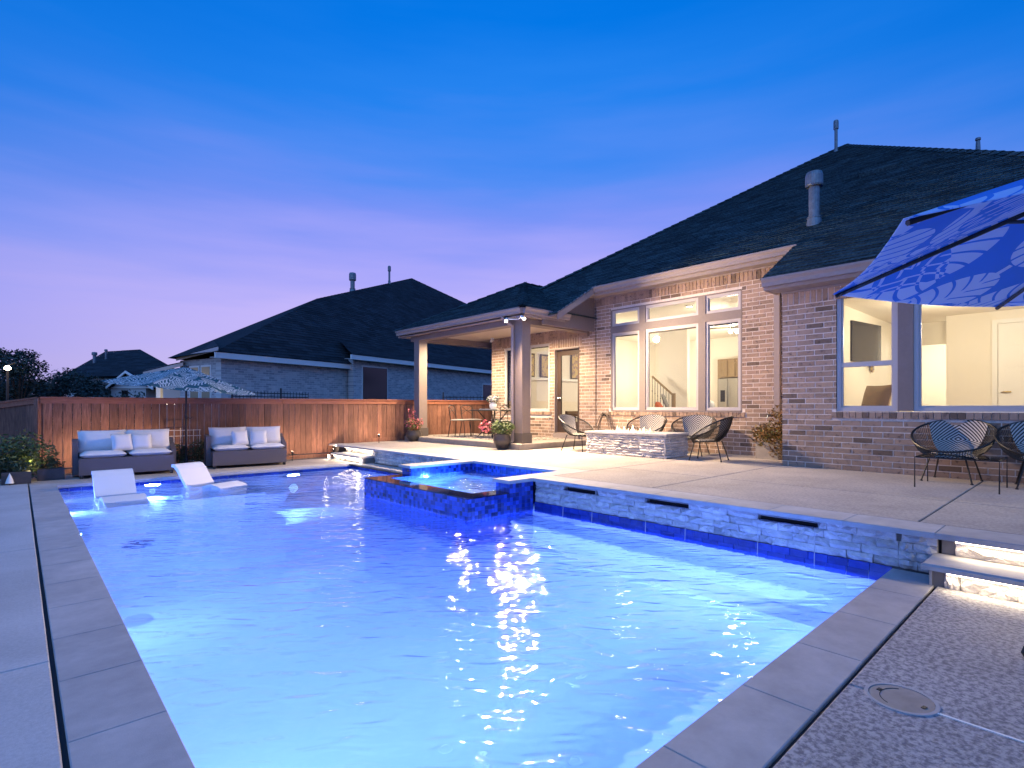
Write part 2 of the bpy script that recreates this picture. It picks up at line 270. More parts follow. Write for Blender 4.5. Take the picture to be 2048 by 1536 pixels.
# ------------------------------------------------------------------ mesh building
class MB:
    def __init__(s): s.v = []; s.f = []; s.m = []; s.r = []; s.uv = None; s.sm = False
    def add(s, vs, fs, m=0, r=None):
        o = len(s.v); s.v += [tuple(p) for p in vs]; r = random.random() if r is None else r
        for f in fs: s.f.append([i + o for i in f]); s.m.append(m); s.r.append(r)
        return s
    def box(s, x0, x1, y0, y1, z0, z1, m=0, r=None):
        return s.add([(x0, y0, z0), (x1, y0, z0), (x1, y1, z0), (x0, y1, z0), (x0, y0, z1), (x1, y0, z1), (x1, y1, z1), (x0, y1, z1)],
                     [(0, 3, 2, 1), (4, 5, 6, 7), (0, 1, 5, 4), (1, 2, 6, 5), (2, 3, 7, 6), (3, 0, 4, 7)], m, r)
    def bbox(s, x0, x1, y0, y1, z0, z1, c=.006, m=0, r=None):   # box with chamfered top edge
        return s.add([(x0, y0, z0), (x1, y0, z0), (x1, y1, z0), (x0, y1, z0), (x0, y0, z1 - c), (x1, y0, z1 - c), (x1, y1, z1 - c), (x0, y1, z1 - c),
                      (x0 + c, y0 + c, z1), (x1 - c, y0 + c, z1), (x1 - c, y1 - c, z1), (x0 + c, y1 - c, z1)],
                     [(0, 3, 2, 1), (8, 9, 10, 11), (0, 1, 5, 4), (1, 2, 6, 5), (2, 3, 7, 6), (3, 0, 4, 7), (4, 5, 9, 8), (5, 6, 10, 9), (6, 7, 11, 10), (7, 4, 8, 11)], m, r)
    def poly(s, pts, m=0, r=None): return s.add(pts, [tuple(range(len(pts)))], m, r)
    def slab(s, pts, dz, m=0):      # polygon (list of 3D points) with thickness dz below
        n = len(pts); b = [(p[0], p[1], p[2] - dz) for p in pts]
        return s.add(list(pts) + b, [tuple(range(n)), tuple(range(2 * n - 1, n - 1, -1))] + [(i, i + n, (i + 1) % n + n, (i + 1) % n) for i in range(n)], m)
    def tube(s, pts, r, n=8, closed=False, m=0, r2=None, caps=True):
        pts = [Vector(p) for p in pts]; k = len(pts); vs = []; up = None
        for i, p in enumerate(pts):
            a = pts[(i - 1) % k] if (closed or i > 0) else p; b = pts[(i + 1) % k] if (closed or i < k - 1) else p
            t = (b - a).normalized()
            if up is None: up = Vector((0, 0, 1)) if abs(t.z) < .9 else Vector((1, 0, 0))
            s1 = t.cross(up)
            if s1.length < 1e-4: s1 = t.cross(Vector((1, .3, 0)))
            s1.normalize(); u1 = s1.cross(t).normalized(); up = u1
            rr = r if r2 is None else r + (r2 - r) * i / (k - 1)
            for j in range(n):
                an = 2 * math.pi * j / n; vs.append(p + s1 * math.cos(an) * rr + u1 * math.sin(an) * rr)
        fs = []
        for i in range(k if closed else k - 1):
            for j in range(n):
                a = i * n + j; b = i * n + (j + 1) % n; c = ((i + 1) % k) * n + (j + 1) % n; d = ((i + 1) % k) * n + j
                fs.append((a, b, c, d))
        if not closed and caps: fs += [tuple(range(n - 1, -1, -1)), tuple((k - 1) * n + j for j in range(n))]
        return s.add(vs, fs, m)
    def lathe(s, prof, c=(0, 0, 0), n=20, m=0, sx=1, sy=1):
        vs = []; k = len(prof)
        for (r, z) in prof:
            for j in range(n): a = 2 * math.pi * j / n; vs.append((c[0] + r * math.cos(a) * sx, c[1] + r * math.sin(a) * sy, c[2] + z))
        fs = [(i * n + j, i * n + (j + 1) % n, (i + 1) * n + (j + 1) % n, (i + 1) * n + j) for i in range(k - 1) for j in range(n)]
        fs += [tuple(range(n - 1, -1, -1)), tuple((k - 1) * n + j for j in range(n))]
        return s.add(vs, fs, m)
    def build(s, name, mats, parent=None, world=False, smooth=False, kind=None, label=None, cat=None, group=None, uvf=None):
        off = Vector((0, 0, 0))
        if parent is not None and world:
            p = parent
            while p is not None: off += p.location; p = p.parent
        me = bpy.data.meshes.new(name); me.from_pydata([tuple(Vector(q) - off) for q in s.v], [], s.f)
        for q in (mats if isinstance(mats, (list, tuple)) else [mats]): me.materials.append(M[q] if isinstance(q, str) else q)
        me.polygons.foreach_set("material_index", s.m)
        a = me.attributes.new("rnd", 'FLOAT', 'FACE'); a.data.foreach_set("value", s.r)
        if smooth: me.polygons.foreach_set("use_smooth", [True] * len(s.f))
        if uvf:
            uv = me.uv_layers.new(name="UVMap")
            for lp in me.loops: uv.data[lp.index].uv = uvf(Vector(s.v[lp.vertex_index]))
        me.update()
        return link(name, me, parent, kind, label, cat, group)
def link(name, me, parent=None, kind=None, label=None, cat=None, group=None, loc=(0, 0, 0)):
    o = bpy.data.objects.new(name, me); COL.objects.link(o); o.parent = parent; o.location = loc
    return tag(o, label, cat, group, kind)
def tag(o, label=None, cat=None, group=None, kind=None):
    if label: o['label'] = label
    if cat: o['category'] = cat
    if group: o['group'] = group
    if kind: o['kind'] = kind
    return o
def thing(name, label, cat, loc=(0, 0, 0), rz=0, group=None, kind=None):
    o = bpy.data.objects.new(name, None); COL.objects.link(o); o.location = loc; o.rotation_euler = (0, 0, R(rz)); o.empty_display_size = .2
    return tag(o, label, cat, group, kind)
def copy_tree(root, loc=None, rz=None, label=None):
    kids = {}
    for o in bpy.data.objects:
        if o.parent: kids.setdefault(o.parent.name, []).append(o)
    def cp(o, par):
        c = o.copy(); COL.objects.link(c); c.parent = par
        for ch in kids.get(o.name, []): cp(ch, c)
        return c
    c = cp(root, None)
    if loc: c.location = loc
    if rz is not None: c.rotation_euler = (0, 0, R(rz))
    if label: c['label'] = label
    return c
CF = (math.cos(R(47.5)), math.sin(R(47.5))); CR = (CF[1], -CF[0])
def size_in_view(x, y, z, w, h):      # how large a brick shows from the deck corner where the photographer stood
    d = x * CF[0] + y * CF[1]; s = x * CR[0] + y * CR[1]
    if d < .3 or abs(s / d) > .955 or not (-.72 < (z - 1.25) / d < .8): return 0
    return w * h / d / d
def clip(poly, n, d):                  # keep n.p <= d, 2D
    o = []
    for i in range(len(poly)):
        a = poly[i]; b = poly[(i + 1) % len(poly)]; da = n[0] * a[0] + n[1] * a[1] - d; db = n[0] * b[0] + n[1] * b[1] - d
        if da <= 0: o.append(a)
        if da * db < 0: t = da / (da - db); o.append((a[0] + (b[0] - a[0]) * t, a[1] + (b[1] - a[1]) * t))
    return o
def shingles(mb, poly, course=.15, tab=.33, lift=.014, m=0):
    """poly: 3D corners on one roof plane; courses run level, each tab its own overlapping piece"""
    P = [Vector(p) for p in poly]; nn = Vector((0, 0, 0))
    for i in range(1, len(P) - 1): nn += (P[i] - P[0]).cross(P[i + 1] - P[0])
    nn.normalize()
    if nn.z < 0: nn = -nn
    u = Vector((0, 0, 1)).cross(nn).normalized(); w = nn.cross(u).normalized(); O = P[0]
    q = [((p - O).dot(u), (p - O).dot(w)) for p in P]
    mb.add([p - nn * .01 for p in P], [tuple(range(len(P)))], m, .5)
    v0 = min(b for a, b in q); v1 = max(b for a, b in q); k = 0; v = v0
    while v < v1:
        row = clip(clip(q, (0, -1), -v), (0, 1), v + course)
        if len(row) > 2:
            u0 = min(a for a, b in row); u1 = max(a for a, b in row); x = math.floor(u0 / tab) * tab - tab * ((k * .37) % 1)
            while x < u1:
                c = clip(clip(row, (-1, 0), -(x + .004)), (1, 0), x + tab - .004)
                if len(c) > 2:
                    e = lift * random.uniform(.7, 1.2)
                    vs = [O + u * a + w * b + nn * (e * (1 - (b - v) / course) + .002) for a, b in c]
                    lo = [O + u * a + w * b - nn * .004 for a, b in c if b < v + 1e-4]
                    mb.add(vs, [tuple(range(len(vs)))], m)
                    if len(lo) >= 2:
                        lo = sorted(lo, key=lambda p: (p - O).dot(u)); A, B = lo[0], lo[-1]
                        mb.add([A, B, B + nn * (e + .006), A + nn * (e + .006)], [(0, 1, 2, 3)], m)
                x += tab
        v += course; k += 1
def leaf_cloud(mb, c, rad, n, size, m=0, flat=0., seed=1, gap=.5):
    rg = random.Random(seed)
    k = 0; tries = 0
    while k < n and tries < n * 6:
        tries += 1
        d = Vector((rg.gauss(0, 1), rg.gauss(0, 1), rg.gauss(0, 1))).normalized() * (rg.random() ** .45)
        p = Vector((c[0] + d.x * rad[0], c[1] + d.y * rad[1], c[2] + d.z * rad[2]))
        if noise.noise(p * (1.7 / max(rad) * 1.5) + Vector((seed, 0, 0))) < -.25 + gap * (d.length - .6): continue
        a = Vector((rg.gauss(0, 1), rg.gauss(0, 1), rg.gauss(0, .6))).normalized(); b = a.cross(Vector((rg.gauss(0, 1), rg.gauss(0, 1), rg.gauss(0, 1)))).normalized()
        s = size * rg.uniform(.6, 1.3)
        mb.add([p - a * s, p - b * s * .4, p + a * s, p + b * s * .4], [(0, 1, 2, 3)], m, rg.random()); k += 1
# ================================================================== THE GROUND, DECKS AND POOL
def unit(name, m, c=0.):
    b = MB()
    if c: b.bbox(-.5, .5, -.5, .5, -.5, .5, c)
    else: b.box(-.5, .5, -.5, .5, -.5, .5)
    me = bpy.data.meshes.new(name); me.from_pydata(b.v, [], b.f); me.materials.append(M[m]); return me
def piece(name, me, x0, x1, y0, y1, z0, z1, parent=None):
    off = Vector((0, 0, 0)); p = parent
    while p is not None: off += p.location; p = p.parent
    o = link(name, me, parent); o.location = Vector(((x0 + x1) / 2, (y0 + y1) / 2, (z0 + z1) / 2)) - off; o.scale = (x1 - x0, y1 - y0, z1 - z0); return o
def chipped(name, m, seed, nx=4, nz=2):     # rough ledger stone: unit size, rough face looking to -X
    rg = random.Random(seed); vs = []; fs = []
    for j in range(nz + 1):
        for i in range(nx + 1):
            e = 0 < i < nx and 0 < j < nz
            vs.append((-.5 + (.0 if e else rg.uniform(.12, .5)) + rg.uniform(-.3, .28), -.5 + i / nx + (rg.uniform(-.08, .08) if 0 < i < nx else 0), -.5 + j / nz))
    for j in range(nz):
        for i in range(nx): a = j * (nx + 1) + i; fs.append((a, a + nx + 1, a + nx + 2, a + 1))
    k = len(vs); vs += [(.5, -.5, -.5), (.5, .5, -.5), (.5, .5, .5), (.5, -.5, .5)]
    t = nz * (nx + 1)
    fs += [tuple(range(0, nx + 1)) + (k + 1, k), tuple(t + nx - i for i in range(nx + 1)) + (k + 3, k + 2), tuple(j * (nx + 1) for j in range(nz, -1, -1)) + (k, k + 3), tuple(j * (nx + 1) + nx for j in range(nz + 1)) + (k + 2, k + 1)]
    me = bpy.data.meshes.new(name); me.from_pydata(vs, [], fs); me.materials.append(M[m]); return me

g = MB(); B = 600
for x0, x1, y0, y1 in [(-B, .3, -B, B), (5.9, B, -B, B), (.3, 5.9, -B, 1.0), (.3, 5.9, 11.45, B)]: g.box(x0, x1, y0, y1, -.6, -.05)
g.build('ground', 'grass', kind='structure')
# lower deck
low = thing('lower_deck', 'pale textured pool deck around the pool', 'deck', (0, 0, 0)); low['kind'] = 'structure'; del low['category']; del low['label']
b = MB(); b.box(-7, .3, -4, 12.9, -.045, -.02); b.box(.3, 4.9, -4, 1.0, -.045, -.02); b.box(.3, 6.0, 11.45, 12.9, -.045, -.02); b.box(5.45, 6.2, 7.6, 11.5, -.045, -.02); b.box(4.6, 5.2, -4, .9, -.045, -.02); b.build('deck_joint_bed', 'sub', low)
def slabs(xs, ys, z0, z1, m, parent, gap=.006, c=.006):
    for i in range(len(xs) - 1):
        for j in range(len(ys) - 1):
            q = MB(); q.bbox(xs[i] + gap / 2, xs[i + 1] - gap / 2, ys[j] + gap / 2, ys[j + 1] - gap / 2, z0, z1, c); q.build('slab', m, parent)
slabs([-4.1, -2.0, .118], [-2, .6, 3.5, 6.4, 9.3, 12.9], -.018, 0, 'decksmooth', low)
slabs([.135, 2.770, 5.02], [-3.5, -1.1, .775], -.018, 0, 'deckrough', low, .007)
slabs([.125, 2.9, 5.98], [11.66, 12.9], -.018, 0, 'deck', low)
s = MB(); s.box(2.764, 2.776, -3.4, .45, -.016, .002); s.build('expansion_strip', 'white', low)
# pool coping
def coping(x0, x1, y0, y1, z0, z1, ax, parent, L_=.62, m='coping'):
    a0, a1 = (x0, x1) if ax == 'x' else (y0, y1); n = max(1, round((a1 - a0) / L_))
    for i in range(n):
        p = a0 + (a1 - a0) * i / n + .0008; q = a0 + (a1 - a0) * (i + 1) / n - .0008; b = MB()
        if ax == 'x': b.bbox(p, q, y0, y1, z0, z1, .004)
        else: b.bbox(x0, x1, p, q, z0, z1, .004)
        b.build('coping_stone', m, parent)
pool = thing('swimming_pool_basin', 'x', 'x', (0, 0, 0)); pool['kind'] = 'structure'; del pool['label']; del pool['category']
coping(.135, .455, .79, 11.66, -.05, 0, 'y', pool)
coping(.455, 5.02, .79, 1.095, -.05, 0, 'x', pool)
coping(.455, 5.85, 11.335, 11.66, -.05, 0, 'x', pool)
coping(5.515, 5.86, 7.72, 11.33, -.05, 0, 'y', pool)
Zf = -1.30
b = MB()
b.box(.2, 6.0, .8, 11.7, Zf - .15, Zf)
for x0, x1, y0, y1 in [(.24, .44, .8, 11.6), (.44, 5.05, .88, 1.08), (5.05, 5.25, .88, 5.3), (.44, 5.7, 11.35, 11.55), (5.53, 5.73, 7.6, 11.35)]: b.box(x0, x1, y0, y1, Zf, -.055)
b.box(.441, 3.0, 9.25, 11.349, Zf, -.33); b.box(3.0, 3.32, 9.25, 11.349, Zf, -.60); b.box(3.32, 5.529, 9.85, 11.349, Zf, -.86)
b.box(.441, 5.049, 1.081, 1.42, Zf, -.52); b.box(4.62, 5.049, 1.42, 5.06, Zf, -.48)
b.build('basin', 'plaster', pool)
b = MB()   # waterline tile, laid proud of the plaster
T = .012
for (x0, x1, y0, y1) in [(.44, .44 + T, 1.09, 11.34), (.44 + T, 5.04, 1.08, 1.08 + T), (.44 + T, 5.52, 11.35 - T, 11.35), (5.53 - T, 5.53, 7.70, 11.34), (5.05 - T, 5.05, 1.10, 5.06)]:
    ax = 'y' if y1 - y0 > x1 - x0 else 'x'; n = int((max(y1 - y0, x1 - x0)) / .155)
    for i in range(n):
        for zz in (-.20, -.052 - .145 + .148 - .0):
            pass
        for z0 in (-.21, -.133 + .0):
            if ax == 'y': p = (y1 - y0) / n; b.box(x0, x1, y0 + p * i + .002, y0 + p * (i + 1) - .002, z0, z0 + .074)
            else: p = (x1 - x0) / n; b.box(x0 + p * i + .002, x0 + p * (i + 1) - .002, y0, y1, z0, z0 + .074)
for i in range(26): b.box(5.05 - T, 5.05, 1.10 + i * .1523, 1.10 + (i + 1) * .1523 - .004, -.058, .004)
b.build('waterline_tile', 'tilew', pool, kind='stuff')
# water
def grid(x0, x1, y0, y1, z): return MB().poly([(x0, y0, z), (x1, y0, z), (x1, y1, z), (x0, y1, z)])
w = MB()
for x0, x1, y0, y1 in [(.44, 5.05, 1.08, 5.065), (.44, 3.925, 5.065, 7.70), (.44, 5.53, 7.70, 11.35)]: w.poly([(x0, y0, -.10), (x1, y0, -.10), (x1, y1, -.10), (x0, y1, -.10)])
w.build('pool_water', 'water', kind='structure')
# floor fittings
for (x, y) in [(2.95, 2.55), (1.95, 2.35), (3.75, 2.1), (2.35, 3.3)]:
    q = MB(); q.lathe([(.0, .0), (.055, .0), (.055, .012), (.035, .02), (.03, .012), (.0, .012)], (x, y, Zf)); q.build('floor_return', 'white', pool, smooth=False)
q = MB(); q.lathe([(0, 0), (.16, 0), (.16, .02), (.13, .045), (0, .05)], (1.05, 7.75, Zf)); q.build('dark_floor_disc', 'tiletop', pool)  # low dark disc on the pool floor
for i, (loc, to) in enumerate(POOL_L):
    lb = ['round lamp under water in the near wall by the pool corner', 'round lamp under water in the near wall towards the lit steps', 'added round lamp under water in the bare side wall nearer the near corner', 'added round lamp under water in the bare side wall nearer the loungers', 'glowing round lamp in the far wall between spa and loungers', 'glowing round lamp behind the two white loungers', 'small added round lamp in the bare side wall beside the loungers'][i]
    t = thing('pool_light', lb, 'pool light', loc, 0, 'underwater pool lights')
    d = (Vector(to) - Vector(loc)); d.z = 0; d.normalize(); q = MB(); s_ = .05 if i >= 5 else .09
    for rr, nm, mm, o_ in ((s_ + .02, 'rim', 'steel', -.028), (s_, 'glass', 'lens', -.02)):
        q = MB(); q.tube([d * (o_ - .02), d * o_], rr, 20); q.build(nm, mm, t)

# ------------------------------------------------------------------ raised deck
rd = thing('raised_deck', 'x', 'x', (0, 0, 0)); rd['kind'] = 'structure'; del rd['label']; del rd['category']
b = MB()
b.box(5.12, 10.6, -5, 5.3, -.04, .29); b.box(5.95, 10.6, 5.3, 13.3, -.04, .29); b.box(5.2, 5.95, 5.2, 5.3, -.04, .28)
b.build('deck_core', 'sub', rd)
slabs([5.40, 6.82, 9.07], [-4, -1.5, 1.0, 3.5], .288, .32, 'deck', rd, .011)
slabs([5.40, 6.82, 8.7, 10.49], [3.5, 5.05], .288, .32, 'deck', rd, .011)
slabs([6.22, 8.2, 10.49], [5.05, 7.7, 8.5], .288, .32, 'deck', rd, .011)
slabs([6.22, 8.04], [8.5, 10.9, 13.3], .288, .32, 'deck', rd, .011)
coping(5.0, 5.40, -4, 5.05, .278, .32, 'y', rd); coping(5.86, 6.22, 5.38, 13.33, .278, .32, 'y', rd); coping(4.98, 6.22, 5.052, 5.38, .278, .32, 'x', rd)
# stone faced retaining walls
stone_me = [chipped('ledger_stone', 'stone', 100 + i) for i in range(14)]
rock_me = [chipped('rock_face', 'stone', 300 + i, 9, 3) for i in range(6)]
def ledger(parent, X, y0, y1, z0, z1, rows, holes=(), seed=1, name='ledger_stone', face=-1, dep=.035, ll=(.14, .38)):
    rg = random.Random(seed); h = (z1 - z0) / rows; out_ = []
    for r_ in range(rows):
        y = y0 - rg.uniform(0, .2)
        while y < y1:
            l_ = rg.uniform(*ll); a, c = max(y, y0), min(y + l_, y1); y += l_
            if c - a < .03: continue
            za, zc = z0 + r_ * h, z0 + (r_ + 1) * h
            if any(a < hy1 and c > hy0 and za < hz1 and zc > hz0 for hy0, hy1, hz0, hz1 in holes):
                for hy0, hy1, hz0, hz1 in holes:
                    if a < hy1 and c > hy0 and za < hz1 and zc > hz0:
                        if a < hy0 - .03: out_.append((a, hy0, za, zc))
                        if c > hy1 + .03: out_.append((hy1, c, za, zc))
                continue
            out_.append((a, c, za, zc))
    for a, c, za, zc in out_:
        e = rg.uniform(-.008, .008); me = rg.choice(rock_me if name == 'riser_stone' else stone_me)
        o = piece(name, me, X - .012 + e, X + dep + e, a + .002, c - .002, za + .0015, zc - .0015, parent)
        if face == 'y':   # laid in a wall that looks to -Y: swap axes
            o.rotation_euler = (0, 0, R(90))
    return out_
rw = thing('stone_retaining_wall', 'long stacked ledger stone wall with three water slots beside the pool', 'wall', (5.05, 3, 0))
holes = [(4.05, 4.55, .2095, .262), (2.84, 3.35, .2095, .262), (1.63, 2.15, .2095, .262)]
q = MB()
segs = [.82] + [v for h in sorted(holes) for v in h[:2]] + [5.055]
q.box(5.075, 5.115, .82, 5.055, -.03, .2095); q.box(5.075, 5.115, .82, 5.055, .262, .276)
for i in range(0, len(segs), 2): q.box(5.075, 5.115, segs[i], segs[i + 1], .2095, .262)
q.build('backing', 'stonesub', rw, world=True)
ledger(rw, 5.05, 1.06, 5.055, .006, .276, 4, holes, 3, ll=(.12, .30))
ledger(rw, 5.05, .82, 1.06, .006, .276, 4, (), 4)
far = thing('stone_retaining_wall', 'low stone faced wall of the raised deck between spa and far steps', 'wall', (5.9, 9.3, 0))
MB().box(5.925, 5.96, 7.72, 11.0, -.03, .276).build('backing', 'stonesub', far, world=True)
ledger(far, 5.90, 7.72, 11.0, .006, .276, 4, (), 9)
for k, (y0, y1, z0, z1) in enumerate(holes):
    t = thing('water_spout', ['dark slot spout in the stone wall closest to the spa', 'middle dark slot spout of the three in the stone wall', 'dark slot spout in the stone wall closest to the lit steps'][k], 'water spout', (5.06, (y0 + y1) / 2, z0), 0, 'slot spouts in the stone wall')
    w_ = (y1 - y0) / 2
    q = MB(); q.box(.0, .14, -w_, w_, -.004, .006); q.box(0, .14, -w_, w_, z1 - z0 - .006, z1 - z0 - .001); q.box(.13, .14, -w_, w_, 0, z1 - z0 - .01); q.box(0, .14, -w_, -w_ + .006, .006, z1 - z0 - .006); q.box(0, .14, w_ - .006, w_, .006, z1 - z0 - .006)
    q.build('slot_housing', 'coping', t); q = MB(); q.box(-.03, .03, -w_ + .01, w_ - .01, .008, .014); q.build('lip', 'tiletop', t)
    for sy in (-1, 1):
        q = MB(); q.tube([(-.03, sy * (w_ - .02), .01), (-.036, sy * (w_ - .02), -.05), (-.05, sy * (w_ - .02), -z0 - .10)], .003, 6, r2=.0035); q.build('water_trickle', 'frame', t)

# ------------------------------------------------------------------ lit steps
def steps(nm, label, loc, y0, y1, X1, X2, ends, seed):
    t = thing(nm, label, 'steps', loc)
    q = MB(); q.box(X1 + .03, X2 + .05, y0, y1, -.02, .118); q.box(X2 + .03, X2 + .08, y0, y1, .118, .276); q.build('core', 'stonesub', t, world=True)
    q = MB(); q.bbox(X1 - .05, X2 + .03, y0, y1 + (.05 if ends else 0), .118, .16, .012); q.build('tread', 'coping', t, world=True)
    ledger(t, X1 + .005, y0, y1 - .07, 0, .116, 1, (), seed, 'riser_stone', dep=.04, ll=(.3, .5)); ledger(t, X2 + .005, y0, y1 - .07, .162, .276, 1, (), seed + 1, 'riser_stone', dep=.04, ll=(.3, .5))
    for x, z in ((X1 - .035, .106), (X2 - .05, .268)):
        q = MB(); q.box(x, x + .012, y0 + .02, y1 - .09, z, z + .008); q.build('light_strip', 'strip', t, world=True)
    return t
steps('lit_steps', 'two wide lit stone steps up from the rough lower deck', (4.75, -.8, 0), -3, .80, 4.72, 5.06, True, 21)
q = MB(); q.box(4.74, 5.06, .80, .815, 0, .117); q.build('end_panel', 'coping', bpy.data.objects['lit_steps'], world=True)
for z, x in ((.10, 4.672), (.262, 5.0)): lamp('AREA', (x, -.1, z), 5.5, (1, .80, .52), 1.6, (x + .04, -.1, z - .2), shape='RECTANGLE', sy=.02).rotation_euler = (0, R(20), R(0))
bpy.data.objects
steps('lit_steps', 'two small lit stone steps at the far deck corner near the fence', (5.8, 11.8, 0), 11.05, 12.55, 5.62, 5.93, False, 31)
for z, x in ((.10, 5.575), (.262, 5.885)): lamp('AREA', (x, 11.8, z), 5, (1, .80, .52), 1.3, (x + .04, 11.8, z - .2), shape='RECTANGLE', sy=.02)
# area lamps above: long side along Y
for o in COL.objects:
    if o.type == 'LIGHT' and o.data.type == 'AREA' and o.data.shape == 'RECTANGLE':
        o.data.size, o.data.size_y = .02, o.data.size; o.rotation_euler = (0, R(12), 0)
for p, lb in (((5.58, 11.0, .07), 'small glowing deck lamp where the far steps meet the retaining wall'), ((5.56, 12.62, .07), 'small glowing deck lamp at the fence end of the far steps')):
    t = thing('deck_lamp', lb, 'deck lamp', p, 0, 'glowing lamps at the far steps'); q = MB(); q.box(-.02, .02, -.04, .04, -.07, .04); q.build('housing', 'white', t); q = MB(); q.box(-.026, -.02, -.03, .03, -.03, .03); q.build('lens', 'strip', t)
    lamp('POINT', (p[0] - .08, p[1], p[2] + .02), 2.2, (1, .85, .62), .03)

# ------------------------------------------------------------------ spa
spa = thing('spa', 'raised square spa clad in blue mosaic with wet dark rim', 'spa', (4.9, 6.4, -.1))
q = MB(); zb = Zf
q.box(3.95, 4.22, 5.09, 7.68, zb, .152); q.box(4.22, 5.04, 5.09, 5.35, zb, .152); q.box(4.62, 5.04, 5.09, 5.35, .152, .278)
q.box(4.22, 5.9, 7.42, 7.68, zb, .152); q.box(4.62, 5.9, 7.42, 7.68, .152, .278); q.box(5.86, 5.96, 5.2, 7.42, zb, .278); q.box(5.04, 5.86, 5.2, 5.35, zb, .278)
q.build('shell', 'grout', spa, world=True)
q = MB(); q.box(4.22, 5.86, 5.35, 7.42, -.8, -.72); q.box(4.22, 4.62, 5.35, 7.42, -.72, -.22); q.box(5.46, 5.86, 5.35, 7.42, -.72, -.22); q.box(4.62, 5.46, 5.35, 5.7, -.72, -.22); q.box(4.62, 5.46, 7.07, 7.42, -.72, -.22); q.build('seat_liner', 'plaster', spa, world=True)
tiles = MB(); ts = .052
def tilewall(ax, c, a0, a1, z0, z1, sgn, mb=tiles, m=0):
    n = max(1, round((a1 - a0) / ts)); k = max(1, round((z1 - z0) / ts))
    for i in range(n):
        for j in range(k):
            p = a0 + (a1 - a0) * i / n + .002; q_ = a0 + (a1 - a0) * (i + 1) / n - .002; za = z0 + (z1 - z0) * j / k + .002; zc = z0 + (z1 - z0) * (j + 1) / k - .002
            lo, hi = (c - .006, c + .006)
            if ax == 'x': mb.box(lo, hi, p, q_, za, zc)
            else: mb.box(p, q_, lo, hi, za, zc)
tilewall('x', 3.95, 5.09, 7.68, -.31, .152, -1); tilewall('y', 5.09, 3.95, 5.04, -.31, .152, -1); tilewall('y', 5.09, 4.62, 5.04, .152, .278, -1)
tilewall('x', 4.62, 5.09, 5.35, .162, .278, -1); tilewall('x', 4.62, 7.42, 7.68, .162, .278, -1); tilewall('y', 7.68, 4.22, 5.5, -.31, .152, 1)
tilewall('y', 7.42, 4.62, 5.86, .11, .278, -1); tilewall('x', 5.86, 5.35, 7.42, .11, .278, -1)
tiles.build('mosaic_tile', 'tile', spa, world=True, kind='stuff')
rim = MB()
for x0, x1, y0, y1 in [(3.945, 4.222, 5.085, 7.685), (4.222, 4.62, 5.085, 5.352), (4.222, 4.62, 7.418, 7.685)]:
    nx = max(1, round((x1 - x0) / ts)); ny = max(1, round((y1 - y0) / ts))
    for i in range(nx):
        for j in range(ny): rim.box(x0 + (x1 - x0) * i / nx + .001, x0 + (x1 - x0) * (i + 1) / nx - .001, y0 + (y1 - y0) * j / ny + .001, y0 + (y1 - y0) * (j + 1) / ny - .001, .152, .166)
rim.build('wet_rim_tile', 'tiletop', spa, world=True, kind='stuff')
for x0, x1, y0, y1, ax in [(4.58, 4.98, 5.05, 5.38, 'x'), (4.58, 5.86, 7.39, 7.72, 'x')]: 
    n = 1 if x1 - x0 < .5 else 2
    for i in range(n): bb = MB(); bb.bbox(x0 + (x1 - x0) * i / n, x0 + (x1 - x0) * (i + 1) / n - .003, y0, y1, .279, .321, .008); bb.build('coping_stone', 'coping', spa, world=True)
sw = MB(); sw.poly([(4.222, 5.352, .158), (5.855, 5.352, .158), (5.855, 7.418, .158), (4.222, 7.418, .158)]); sw.build('spa_water', 'spawater', kind='structure')

# ------------------------------------------------------------------ patio slab and mulch strip
ps = thing('patio_slab', 'x', 'x', (0, 0, 0)); ps['kind'] = 'structure'; del ps['label']; del ps['category']
slabs([8.06, 10.48], [8.56, 13.3], .30, .45, 'slabc', ps, c=.012)
b = MB(); b.box(-7, 11.5, 12.92, 13.35, -.06, -.012); b.build('gravel_bed', 'gravel', kind='structure')
gb = MB()
for i in range(1500):
    x = random.uniform(-.5, 6); y = random.uniform(12.93, 13.3); r_ = random.uniform(.008, .02)
    gb.add([(x - r_, y, -.014), (x, y - r_, -.014), (x + r_, y, -.014), (x, y + r_, -.014), (x, y, -.014 + r_)], [(0, 1, 4), (1, 2, 4), (2, 3, 4), (3, 0, 4)])
gb.build('gravel', 'gravel', kind='stuff')

